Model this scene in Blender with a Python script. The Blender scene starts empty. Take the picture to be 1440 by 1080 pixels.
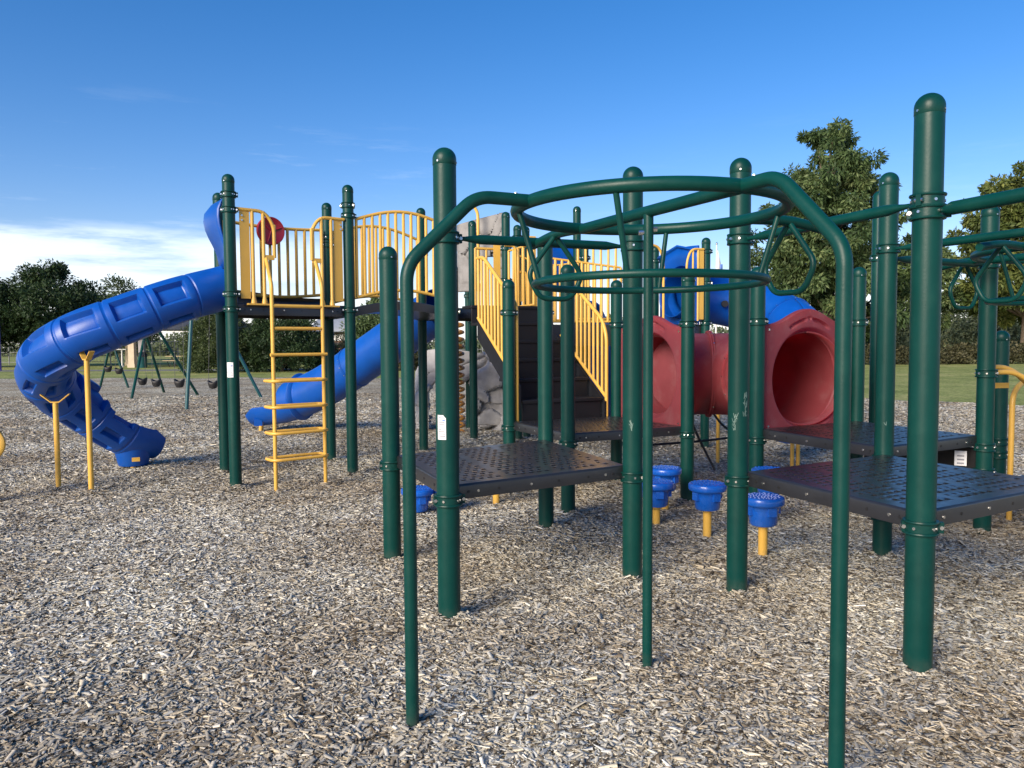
import bpy, bmesh, math, random
import numpy as np
from mathutils import Vector, Matrix
random.seed(7); RNG = np.random.default_rng(7)
S = bpy.context.scene
COL = S.collection
R = math.radians
PI = math.pi

# ------------------------------------------------------------------ materials
def newmat(name):
    m = bpy.data.materials.new(name); m.use_nodes = True
    nt = m.node_tree; b = nt.nodes['Principled BSDF']
    return m, nt, b
def node(nt, t, **kw):
    n = nt.nodes.new(t)
    for k, v in kw.items():
        if k in n.inputs.keys(): n.inputs[k].default_value = v
        else: setattr(n, k, v)
    return n
def ramp(nt, stops, interp='LINEAR'):
    n = nt.nodes.new('ShaderNodeValToRGB'); cr = n.color_ramp; cr.interpolation = interp
    while len(cr.elements) < len(stops): cr.elements.new(0.5)
    for e, (p, c) in zip(cr.elements, stops):
        e.position = p; e.color = (*c, 1) if len(c) == 3 else c
    return n
def paint(name, col, rough=.4, var=.12, bump=.02, bscale=60., dust=None, coat=0., spec=.5, scale=3.):
    m, nt, b = newmat(name); L = nt.links.new
    tc = node(nt, 'ShaderNodeTexCoord')
    n1 = node(nt, 'ShaderNodeTexNoise', Scale=scale, Detail=6., Roughness=.6)
    L(tc.outputs['Object'], n1.inputs['Vector'])
    c0 = tuple(c * (1 - var) for c in col); c1 = tuple(min(1, c * (1 + var)) for c in col)
    r1 = ramp(nt, [(.3, c0), (.7, c1)]); L(n1.outputs['Fac'], r1.inputs['Fac'])
    out = r1.outputs['Color']
    if dust:
        dc, amt, sc = dust
        n2 = node(nt, 'ShaderNodeTexNoise', Scale=sc, Detail=9., Roughness=.7)
        L(tc.outputs['Object'], n2.inputs['Vector'])
        r2 = ramp(nt, [(.5, (0, 0, 0)), (.78, (amt, amt, amt))]); L(n2.outputs['Fac'], r2.inputs['Fac'])
        mx = node(nt, 'ShaderNodeMixRGB'); L(r2.outputs['Color'], mx.inputs['Fac'])
        L(out, mx.inputs['Color1']); mx.inputs['Color2'].default_value = (*dc, 1); out = mx.outputs['Color']
    L(out, b.inputs['Base Color'])
    n3 = node(nt, 'ShaderNodeTexNoise', Scale=scale * 4, Detail=5.)
    L(tc.outputs['Object'], n3.inputs['Vector'])
    mr = node(nt, 'ShaderNodeMapRange'); mr.inputs['To Min'].default_value = max(.03, rough - .09); mr.inputs['To Max'].default_value = rough + .12
    L(n3.outputs['Fac'], mr.inputs['Value']); L(mr.outputs['Result'], b.inputs['Roughness'])
    b.inputs['Specular IOR Level'].default_value = spec
    if coat: b.inputs['Coat Weight'].default_value = coat; b.inputs['Coat Roughness'].default_value = .18
    if bump:
        n4 = node(nt, 'ShaderNodeTexNoise', Scale=bscale, Detail=3.)
        L(tc.outputs['Object'], n4.inputs['Vector'])
        bp = node(nt, 'ShaderNodeBump', Strength=bump * 6, Distance=.004)
        L(n4.outputs['Fac'], bp.inputs['Height']); L(bp.outputs['Normal'], b.inputs['Normal'])
    return m
M = {}
M['green'] = paint('green_powder_coat', (.0010, .044, .0365), .38, .14, .02, 90, dust=((.02, .085, .065), .3, 7.), spec=.27)
M['fitting'] = paint('green_cast_fitting', (.0014, .038, .032), .36, .14, .02, 90, dust=((.02, .085, .065), .3, 7.), spec=.27)
M['yellow'] = paint('yellow_powder_coat', (.72, .425, .075), .36, .08, .02, 90, dust=((.45, .27, .08), .3, 9.))
M['blue'] = paint('blue_plastic', (.0012, .074, .38), .36, .12, .012, 60, dust=((.015, .11, .36), .3, 5.), spec=.5)
M['bluepod'] = paint('blue_pod_plastic', (.006, .10, .5), .25, .1, .012, 60, dust=((.15, .25, .5), .25, 8.), coat=.3)
M['red'] = paint('red_plastic', (.41, .105, .125), .42, .12, .015, 50, dust=((.52, .29, .30), .65, 4.))
M['maroon'] = paint('maroon_plastic', (.27, .012, .03), .32, .1, .01)
M['black'] = paint('black_plastic_coat', (.017, .0178, .0215), .32, .2, .005, 60, dust=((.035, .035, .037), .35, 14.), spec=.65, coat=.22)
M['step'] = paint('black_step_plastic', (.0085, .009, .012), .5, .2, .02, 90, spec=.35)
M['blackmatte'] = paint('black_rubber', (.013, .013, .014), .55, .2, .03, 80)
M['steel'] = paint('bolt_steel', (.75, .74, .72), .25, .1, 0); M['steel'].node_tree.nodes['Principled BSDF'].inputs['Metallic'].default_value = 1.
M['rock'] = paint('grey_moulded_rock', (.42, .42, .42), .55, .2, .08, 25, dust=((.27, .26, .25), .6, 6.), scale=7.)
M['rockshaded'] = paint('grey_moulded_rock_shaded', (.23, .228, .222), .65, .2, .08, 25, dust=((.1, .095, .09), .6, 4.), scale=5.)  # same moulded rock, shade put into its colour to tone down the sunlit slab
M['copper'] = paint('brown_coil_coat', (.36, .17, .03), .35, .25, .02)
M['label'] = paint('white_sticker', (.82, .82, .82), .4, .03, 0)
M['ink'] = paint('grey_print', (.30, .31, .34), .6, .1, 0)
M['inkblue'] = paint('blue_print', (.10, .2, .55), .6, .1, 0)
M['bark'] = paint('bark', (.11, .085, .06), .85, .35, .3, 18, scale=8.)
M['beige'] = paint('beige_column', (.56, .46, .33), .7, .1, .02)
M['greycol'] = paint('grey_column', (.30, .28, .29), .7, .1, .02)
M['roofdark'] = paint('dark_metal_roof', (.045, .05, .06), .5, .2, .02)
M['roofblue'] = paint('slate_blue_roof', (.16, .19, .24), .5, .15, .02)
M['brick'] = paint('brown_brick_wall', (.20, .12, .09), .8, .25, .05)
M['white'] = paint('white_paint', (.78, .78, .76), .5, .05, .01)
M['wood'] = paint('weathered_wood', (.40, .31, .18), .7, .2, .05)
M['teal'] = paint('teal_paint', (.012, .08, .09), .35, .1, .01)
M['purple'] = paint('purple_paint', (.07, .04, .30), .4, .1, .01)
M['fence'] = paint('grey_wire', (.22, .23, .24), .5, .1, 0)
M['chain'] = paint('chain_steel', (.10, .10, .10), .4, .1, 0)
M['scratch'] = paint('scratched_primer', (.14, .22, .19), .7, .15, .05)

def glow_through(m, amt):
    """thin moulded plastic lets some daylight through"""
    nt = m.node_tree; b = nt.nodes['Principled BSDF']; L = nt.links.new
    tr = node(nt, 'ShaderNodeBsdfTranslucent'); tr.inputs['Color'].default_value = (.62, .015, .045, 1)
    mix = node(nt, 'ShaderNodeMixShader', Fac=amt); L(b.outputs[0], mix.inputs[1]); L(tr.outputs[0], mix.inputs[2]); L(mix.outputs[0], nt.nodes['Material Output'].inputs['Surface'])
glow_through(M['red'], .58)
def splash(m, col, h):
    """dirt splashed up the foot of anything that stands in the chips"""
    nt = m.node_tree; b = nt.nodes['Principled BSDF']; L = nt.links.new
    src = b.inputs['Base Color'].links[0].from_socket; tc = node(nt, 'ShaderNodeTexCoord'); sp = node(nt, 'ShaderNodeSeparateXYZ'); L(tc.outputs['Object'], sp.inputs[0])
    n = node(nt, 'ShaderNodeTexNoise', Scale=26., Detail=8., Roughness=.7); L(tc.outputs['Object'], n.inputs['Vector'])
    a = node(nt, 'ShaderNodeMapRange'); a.inputs['From Min'].default_value = h; a.inputs['From Max'].default_value = 0.; L(sp.outputs['Z'], a.inputs['Value'])
    mu = node(nt, 'ShaderNodeMath', operation='MULTIPLY'); L(a.outputs['Result'], mu.inputs[0]); L(n.outputs['Fac'], mu.inputs[1])
    r = ramp(nt, [(.2, (0, 0, 0)), (.62, (.45, .45, .45))]); L(mu.outputs[0], r.inputs['Fac'])
    mx = node(nt, 'ShaderNodeMixRGB'); L(r.outputs['Color'], mx.inputs['Fac']); L(src, mx.inputs['Color1']); mx.inputs['Color2'].default_value = (*col, 1); L(mx.outputs['Color'], b.inputs['Base Color'])
splash(M['green'], (.06, .065, .05), .16)
splash(M['yellow'], (.34, .25, .12), .12)

def chip_colors(nt, fac_socket):
    return ramp(nt, [(0., (.05, .043, .032)), (.12, (.13, .108, .075)), (.25, (.27, .232, .17)), (.38, (.43, .40, .32)), (.50, (.38, .40, .385)),
                     (.62, (.54, .51, .415)), (.74, (.70, .63, .46)), (.85, (.60, .625, .60)), (.93, (.84, .80, .64)), (1., (.93, .92, .83))])
def mat_chips():
    m, nt, b = newmat('wood_chip'); L = nt.links.new
    at = node(nt, 'ShaderNodeAttribute'); at.attribute_name = 'shade'
    r = chip_colors(nt, None); L(at.outputs['Fac'], r.inputs['Fac'])
    geo = node(nt, 'ShaderNodeNewGeometry')
    n = node(nt, 'ShaderNodeTexNoise', Scale=.55, Detail=3.); L(geo.outputs['Position'], n.inputs['Vector'])
    r2 = ramp(nt, [(.36, (.74, .68, .62)), (.62, (1.06, 1.06, 1.06))]); L(n.outputs['Fac'], r2.inputs['Fac'])
    n5 = node(nt, 'ShaderNodeTexNoise', Scale=140., Detail=3.); mp = node(nt, 'ShaderNodeMapping'); 
    L(geo.outputs['Position'], n5.inputs['Vector'])
    r5 = ramp(nt, [(.3, (.78, .78, .78)), (.7, (1.1, 1.1, 1.1))]); L(n5.outputs['Fac'], r5.inputs['Fac'])
    mu = node(nt, 'ShaderNodeMixRGB', blend_type='MULTIPLY', Fac=1.); L(r.outputs['Color'], mu.inputs['Color1']); L(r2.outputs['Color'], mu.inputs['Color2'])
    mu2 = node(nt, 'ShaderNodeMixRGB', blend_type='MULTIPLY', Fac=1.); L(mu.outputs['Color'], mu2.inputs['Color1']); L(r5.outputs['Color'], mu2.inputs['Color2'])
    L(mu2.outputs['Color'], b.inputs['Base Color']); b.inputs['Roughness'].default_value = .8
    b.inputs['Specular IOR Level'].default_value = .25
    return m
M['chip'] = mat_chips()
def mat_mulch():
    m, nt, b = newmat('mulch_ground'); L = nt.links.new
    geo = node(nt, 'ShaderNodeNewGeometry')
    # warped, stretched cells read as flat chips lying every which way
    wn = node(nt, 'ShaderNodeTexNoise', Scale=9., Detail=2.); L(geo.outputs['Position'], wn.inputs['Vector'])
    va = node(nt, 'ShaderNodeVectorMath', operation='MULTIPLY_ADD'); L(wn.outputs['Color'], va.inputs[0]); va.inputs[1].default_value = (.16, .16, 0); L(geo.outputs['Position'], va.inputs[2])
    outs = []
    for i, (ang, sc) in enumerate(((.4, 1.), (2.1, .8))):
        mp = node(nt, 'ShaderNodeMapping'); mp.inputs['Rotation'].default_value = (0, 0, ang); mp.inputs['Scale'].default_value = (22 * sc, 60 * sc, 1)
        L(va.outputs[0], mp.inputs['Vector'])
        v = node(nt, 'ShaderNodeTexVoronoi', Scale=1.); L(mp.outputs['Vector'], v.inputs['Vector']); outs.append(v)
    sel = node(nt, 'ShaderNodeTexNoise', Scale=14., Detail=1.); L(geo.outputs['Position'], sel.inputs['Vector'])
    st = node(nt, 'ShaderNodeMath', operation='GREATER_THAN'); L(sel.outputs['Fac'], st.inputs[0]); st.inputs[1].default_value = .5
    mx = node(nt, 'ShaderNodeMixRGB'); L(st.outputs[0], mx.inputs['Fac']); L(outs[0].outputs['Color'], mx.inputs['Color1']); L(outs[1].outputs['Color'], mx.inputs['Color2'])
    sp = node(nt, 'ShaderNodeSeparateColor'); L(mx.outputs['Color'], sp.inputs['Color'])
    r = chip_colors(nt, None); L(sp.outputs[0], r.inputs['Fac'])
    n = node(nt, 'ShaderNodeTexNoise', Scale=.55, Detail=3.); L(geo.outputs['Position'], n.inputs['Vector'])
    r2 = ramp(nt, [(.36, (.74, .68, .62)), (.62, (1.06, 1.06, 1.06))]); L(n.outputs['Fac'], r2.inputs['Fac'])
    mu = node(nt, 'ShaderNodeMixRGB', blend_type='MULTIPLY', Fac=1.); L(r.outputs['Color'], mu.inputs['Color1']); L(r2.outputs['Color'], mu.inputs['Color2'])
    dk = node(nt, 'ShaderNodeMixRGB', blend_type='MULTIPLY', Fac=1.); L(mu.outputs['Color'], dk.inputs['Color1']); dk.inputs['Color2'].default_value = (.90, .88, .80, 1); L(dk.outputs['Color'], b.inputs['Base Color']); b.inputs['Roughness'].default_value = .9; b.inputs['Specular IOR Level'].default_value = .2
    bp = node(nt, 'ShaderNodeBump', Strength=1., Distance=.02); L(sp.outputs[1], bp.inputs['Height']); L(bp.outputs['Normal'], b.inputs['Normal'])
    return m
M['mulch'] = mat_mulch()
def mat_grass():
    m, nt, b = newmat('lawn'); L = nt.links.new
    geo = node(nt, 'ShaderNodeNewGeometry')
    n1 = node(nt, 'ShaderNodeTexNoise', Scale=.35, Detail=8., Roughness=.65); L(geo.outputs['Position'], n1.inputs['Vector'])
    r1 = ramp(nt, [(.32, (.18, .22, .065)), (.5, (.27, .315, .10)), (.66, (.40, .39, .16))]); L(n1.outputs['Fac'], r1.inputs['Fac'])
    n2 = node(nt, 'ShaderNodeTexNoise', Scale=11., Detail=9., Roughness=.75); L(geo.outputs['Position'], n2.inputs['Vector'])
    r2 = ramp(nt, [(.36, (.35, .38, .35)), (.64, (1.5, 1.45, 1.45))]); L(n2.outputs['Fac'], r2.inputs['Fac'])
    mu = node(nt, 'ShaderNodeMixRGB', blend_type='MULTIPLY', Fac=1.); L(r1.outputs['Color'], mu.inputs['Color1']); L(r2.outputs['Color'], mu.inputs['Color2'])
    L(mu.outputs['Color'], b.inputs['Base Color']); b.inputs['Roughness'].default_value = .9; b.inputs['Specular IOR Level'].default_value = .15
    bp = node(nt, 'ShaderNodeBump', Strength=.7, Distance=.05); L(n2.outputs['Fac'], bp.inputs['Height']); L(bp.outputs['Normal'], b.inputs['Normal'])
    return m
M['grass'] = mat_grass()
M['path'] = paint('asphalt_path', (.16, .155, .16), .85, .15, .1, 40)
def mat_leaf(name, stops, transl=.35):
    m, nt, b = newmat(name); L = nt.links.new
    at = node(nt, 'ShaderNodeAttribute'); at.attribute_name = 'shade'
    r = ramp(nt, stops); L(at.outputs['Fac'], r.inputs['Fac'])
    L(r.outputs['Color'], b.inputs['Base Color']); b.inputs['Roughness'].default_value = .55; b.inputs['Specular IOR Level'].default_value = .3
    tr = node(nt, 'ShaderNodeBsdfTranslucent'); L(r.outputs['Color'], tr.inputs['Color'])
    mix = node(nt, 'ShaderNodeMixShader', Fac=transl); L(b.outputs[0], mix.inputs[1]); L(tr.outputs[0], mix.inputs[2])
    L(mix.outputs[0], nt.nodes['Material Output'].inputs['Surface'])
    return m
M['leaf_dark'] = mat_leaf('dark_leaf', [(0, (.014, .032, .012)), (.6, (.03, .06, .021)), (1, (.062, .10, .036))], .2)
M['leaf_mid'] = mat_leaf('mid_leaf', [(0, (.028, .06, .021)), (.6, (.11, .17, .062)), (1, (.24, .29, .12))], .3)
M['leaf_gold'] = mat_leaf('golden_leaf', [(0, (.045, .075, .018)), (.55, (.13, .17, .045)), (1, (.30, .32, .09))], .35)
M['leaf_bush'] = mat_leaf('bush_leaf', [(0, (.028, .05, .018)), (.6, (.07, .10, .036)), (1, (.13, .17, .06))], .3)
M['leaf_hedge'] = mat_leaf('hedge_leaf', [(0, (.04, .045, .022)), (.6, (.085, .085, .042)), (1, (.16, .145, .075))], .25)
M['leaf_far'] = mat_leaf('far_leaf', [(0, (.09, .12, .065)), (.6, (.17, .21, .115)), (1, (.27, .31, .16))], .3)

# ------------------------------------------------------------------ mesh building
class MB:
    def __init__(s): s.v = []; s.f = []; s.m = []
    def add(s, vs, fs, mi=0):
        o = len(s.v); s.v.extend([tuple(map(float, p)) for p in vs])
        s.f.extend([tuple(i + o for i in f) for f in fs]); s.m.extend([mi] * len(fs)); return s
    def tube(s, pts, r, n=12, closed=False, mi=0, caps=True):
        P = [np.array(p, float) for p in pts]; N = len(P)
        rad = r if hasattr(r, '__len__') else [r] * N
        T = []
        for i in range(N):
            if closed: t = P[(i + 1) % N] - P[i - 1]
            else: t = P[min(i + 1, N - 1)] - P[max(i - 1, 0)]
            T.append(t / (np.linalg.norm(t) + 1e-12))
        ref = np.array([0, 0, 1.]) if abs(T[0][2]) < .9 else np.array([1., 0, 0])
        u = np.cross(T[0], ref); u /= np.linalg.norm(u)
        vs = []
        for i in range(N):
            u = u - T[i] * (u @ T[i]); u /= np.linalg.norm(u); w = np.cross(T[i], u)
            for k in range(n):
                a = 2 * PI * k / n; vs.append(P[i] + rad[i] * (math.cos(a) * u + math.sin(a) * w))
        fs = []
        for i in range(N if closed else N - 1):
            j = (i + 1) % N
            for k in range(n):
                l = (k + 1) % n; fs.append((i * n + k, i * n + l, j * n + l, j * n + k))
        if caps and not closed:
            fs.append(tuple(range(n - 1, -1, -1))); fs.append(tuple((N - 1) * n + k for k in range(n)))
        return s.add(vs, fs, mi)
    def lathe(s, prof, o=(0, 0, 0), n=24, mi=0, caps=True):
        vs = []; K = len(prof)
        for r, z in prof:
            for k in range(n):
                a = 2 * PI * k / n; vs.append((o[0] + r * math.cos(a), o[1] + r * math.sin(a), o[2] + z))
        fs = [(i * n + k, i * n + (k + 1) % n, (i + 1) * n + (k + 1) % n, (i + 1) * n + k) for i in range(K - 1) for k in range(n)]
        if caps: fs.append(tuple(range(n - 1, -1, -1))); fs.append(tuple((K - 1) * n + k for k in range(n)))
        return s.add(vs, fs, mi)
    def box(s, c, size, rz=0., mi=0, tilt=None):
        hx, hy, hz = [q / 2 for q in size]
        m = Matrix.Rotation(rz, 3, 'Z')
        if tilt is not None: m = m @ tilt
        vs = [Vector(c) + m @ Vector((x * hx, y * hy, z * hz)) for z in (-1, 1) for y in (-1, 1) for x in (-1, 1)]
        return s.add(vs, [(0, 2, 3, 1), (4, 5, 7, 6), (0, 1, 5, 4), (2, 6, 7, 3), (0, 4, 6, 2), (1, 3, 7, 5)], mi)
    def prism(s, poly, z0, z1, mi=0):
        n = len(poly)
        vs = [(x, y, z0) for x, y in poly] + [(x, y, z1) for x, y in poly]
        fs = [tuple(range(n - 1, -1, -1)), tuple(range(n, 2 * n))] + [(i, (i + 1) % n, n + (i + 1) % n, n + i) for i in range(n)]
        return s.add(vs, fs, mi)
    def sheet(s, grid, mi=0, closed_u=False):
        a = len(grid); b = len(grid[0]); vs = [p for row in grid for p in row]
        fs = [(i * b + j, i * b + (j + 1) % b, (i + 1) * b + (j + 1) % b, (i + 1) * b + j) for i in range(a - 1) for j in range(b if closed_u else b - 1)]
        return s.add(vs, fs, mi)
    def mesh(s, name, mats, off=(0, 0, 0), sharp=38):
        me = bpy.data.meshes.new(name)
        v = np.array(s.v, float) - np.array(off, float)
        me.from_pydata(v.tolist(), [], s.f)
        for m in mats: me.materials.append(m)
        me.polygons.foreach_set('material_index', s.m)
        me.polygons.foreach_set('use_smooth', [True] * len(s.f))
        bm = bmesh.new(); bm.from_mesh(me); bmesh.ops.recalc_face_normals(bm, faces=bm.faces); bm.to_mesh(me); bm.free()
        me.set_sharp_from_angle(angle=R(sharp)); me.update()
        return me
def wloc(o):
    v = Vector((0, 0, 0))
    while o is not None: v = v + o.location; o = o.parent
    return v
def link(name, data, parent=None, loc=None):
    o = bpy.data.objects.new(name, data); COL.objects.link(o)
    if parent is not None: o.parent = parent
    if loc is not None: o.location = Vector(loc) - (wloc(parent) if parent is not None else Vector((0, 0, 0)))
    return o
def part(name, mb, mats, parent, label=None, sharp=38, solid=None, bevel=None):
    mats = mats if isinstance(mats, (list, tuple)) else [mats]
    o = link(name, mb.mesh(name, mats, wloc(parent), sharp), parent)
    if label: o['label'] = label
    if solid:
        md = o.modifiers.new('thickness', 'SOLIDIFY'); md.thickness = solid; md.offset = 0
    if bevel:
        md = o.modifiers.new('bevel', 'BEVEL'); md.width = bevel; md.segments = 2; md.limit_method = 'ANGLE'; md.angle_limit = R(50)
    return o
def tag(o, label, cat, group=None):
    o['label'] = label; o['category'] = cat
    if group: o['group'] = group
    return o
def thing(name, label, cat, loc, group=None):
    o = link(name, None, None, loc); o.empty_display_size = .2
    return tag(o, label, cat, group)
def solo(name, mb, mats, label, cat, loc, group=None, **kw):
    mats = mats if isinstance(mats, (list, tuple)) else [mats]
    o = link(name, mb.mesh(name, mats, loc, kw.get('sharp', 38)), None, loc)
    if kw.get('solid'):
        md = o.modifiers.new('thickness', 'SOLIDIFY'); md.thickness = kw['solid']; md.offset = 0
    return tag(o, label, cat, group)
def struct(name, me):
    o = link(name, me); o['kind'] = 'structure'; return o
def copy_tree(o, parent=None):
    c = o.copy(); COL.objects.link(c)
    if parent is not None: c.parent = parent
    for ch in list(o.children): copy_tree(ch, c)
    return c
def catmull(P, n=8):
    P = [np.array(p, float) for p in P]; Q = [2 * P[0] - P[1]] + P + [2 * P[-1] - P[-2]]; out = []
    for i in range(1, len(Q) - 2):
        a, b, c, d = Q[i - 1:i + 3]
        for k in range(n):
            t = k / n
            out.append(.5 * ((2 * b) + (-a + c) * t + (2 * a - 5 * b + 4 * c - d) * t * t + (-a + 3 * b - 3 * c + d) * t ** 3))
    out.append(P[-1]); return out
def fillet(P, rad, n=6, closed=False):
    P = [np.array(p, float) for p in P]; out = []; N = len(P)
    for i in range(N):
        if not closed and i in (0, N - 1): out.append(P[i]); continue
        a, b, c = P[i - 1], P[i], P[(i + 1) % N]
        da = a - b; dc = c - b; la = np.linalg.norm(da); lc = np.linalg.norm(dc); da /= la; dc /= lc
        r = min(rad, la * .48, lc * .48)
        p0 = b + da * r; p1 = b + dc * r
        for k in range(n + 1):
            t = k / n; out.append((1 - t) ** 2 * p0 + 2 * t * (1 - t) * b + t * t * p1)
    return out

# ------------------------------------------------------------------ shared pieces: post, cap, clamp
PR = .0635
_cache = {}
def post_mesh(top, r):
    k = ('post', round(top, 3), r)
    if k not in _cache:
        mb = MB(); mb.lathe([(r, -.15), (r, top - r * 1.15)], n=32)
        _cache[k] = mb.mesh('post', [M['green']])
    return _cache[k]
def cap_mesh(r):
    k = ('cap', r)
    if k not in _cache:
        mb = MB(); q = r + .0016
        prof = [(q - .0012, -r * 1.5), (q, -r * 1.47), (q, -r * .98)] + [(q * math.cos(a), -r * .98 + q * .98 * math.sin(a)) for a in np.linspace(.1, PI / 2 - .02, 10)]
        mb.lathe(prof, n=32)
        for a in (-.9, 1.2, 3.3):
            c, s_ = math.cos(a), math.sin(a)
            mb.tube([(c * (q - .002), s_ * (q - .002), -r * 1.25), (c * (q + .003), s_ * (q + .003), -r * 1.25)], .0055, 8, mi=1)
        _cache[k] = mb.mesh('cap', [M['fitting'], M['steel']])
    return _cache[k]
def clamp_mesh(r):
    k = ('clamp', r)
    if k not in _cache:
        mb = MB(); h = .030
        h = .032; prof = [(r + .001, -h), (r + .013, -h), (r + .015, -h + .005), (r + .013, -h + .010), (r + .0055, -h + .012), (r + .0055, h - .012), (r + .013, h - .010), (r + .015, h - .005), (r + .013, h), (r + .001, h)]
        mb.lathe(prof, n=28, caps=False)
        for a in (0., PI):                      # the two ears and their bolts
            ca, sa = math.cos(a), math.sin(a)
            mb.box((ca * (r + (.017 if a == 0 else .011)), sa * (r + (.017 if a == 0 else .011)), 0), (.03 if a == 0 else .016, .024, .050), a)
            for dz in (0,):
                for side in (-1, 1):
                    rq = r + (.022 if a == 0 else .012); px, py = ca * rq - sa * .011 * side, sa * rq + ca * .011 * side
                    mb.tube([(px, py, dz), (px - sa * .008 * side, py + ca * .008 * side, dz)], .0095, 8, mi=1)
        for a in (-.95, -.62, -2.2, 1.0, 2.2):
            ca, sa = math.cos(a), math.sin(a); q = r + .005
            mb.tube([(ca * q, sa * q, 0), (ca * (q + .005), sa * (q + .005), 0)], .007, 8, mi=1)
        _cache[k] = mb.mesh('clamp', [M['fitting'], M['steel']])
    return _cache[k]
def add_post(parent, x, y, top, clamps=(), r=PR, lean=0.):
    p = link('post', post_mesh(top, r), parent, (x, y, 0))
    p.location.z = 0 - wloc(parent).z
    c = link('cap', cap_mesh(r), p, (x, y, top)); c.rotation_euler.z = random.uniform(0, 6)
    for q in clamps:
        z, a = q if isinstance(q, tuple) else (q, random.uniform(-.5, .5))
        cl = link('clamp', clamp_mesh(r), p, (x, y, z)); cl.rotation_euler.z = a
    return p
def sticker(post, x, y, z, ang, w=.052, h=.135, r=PR, torn=True):
    """curved paper notice wrapped on a post, with printed rows"""
    mb = MB(); n = 10; q = r + .0018
    half = w / q / 2
    rows = []
    for k in range(9):
        zz = z - h / 2 + h * k / 8
        row = []
        for j in range(n + 1):
            a = ang - half + 2 * half * j / n
            cut = 0
            if torn and k == 8 and j > 7: cut = .018 * (j - 7) / 3
            row.append((x + q * math.cos(a), y + q * math.sin(a), zz - cut))
        rows.append(row)
    mb.sheet(rows)
    q2 = q + .0008
    def bar(a0, a1, z0, z1, mi):
        g = [[(x + q2 * math.cos(a0 + (a1 - a0) * j / 4), y + q2 * math.sin(a0 + (a1 - a0) * j / 4), zz) for j in range(5)] for zz in (z0, z1)]
        mb.sheet(g, mi)
    for k, (f0, f1) in enumerate(((.12, .45), (.12, .5), (.12, .85), (.2, .8), (.1, .62), (.12, .5), (.1, .8), (.1, .9), (.3, .9))):
        zz = z + h / 2 - h * (.1 + .095 * k)
        bar(ang - half + 2 * half * f0, ang - half + 2 * half * f1, zz - .003, zz + .003, 1)
    bar(ang + half * .2, ang + half * .8, z + h * .26, z + h * .31, 2)
    me = mb.mesh('notice', [M['label'], M['ink'], M['inkblue']], wloc(post))
    o = link('notice', me, post); o['label'] = 'small white printed notice stuck on the green post'
    return o

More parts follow.
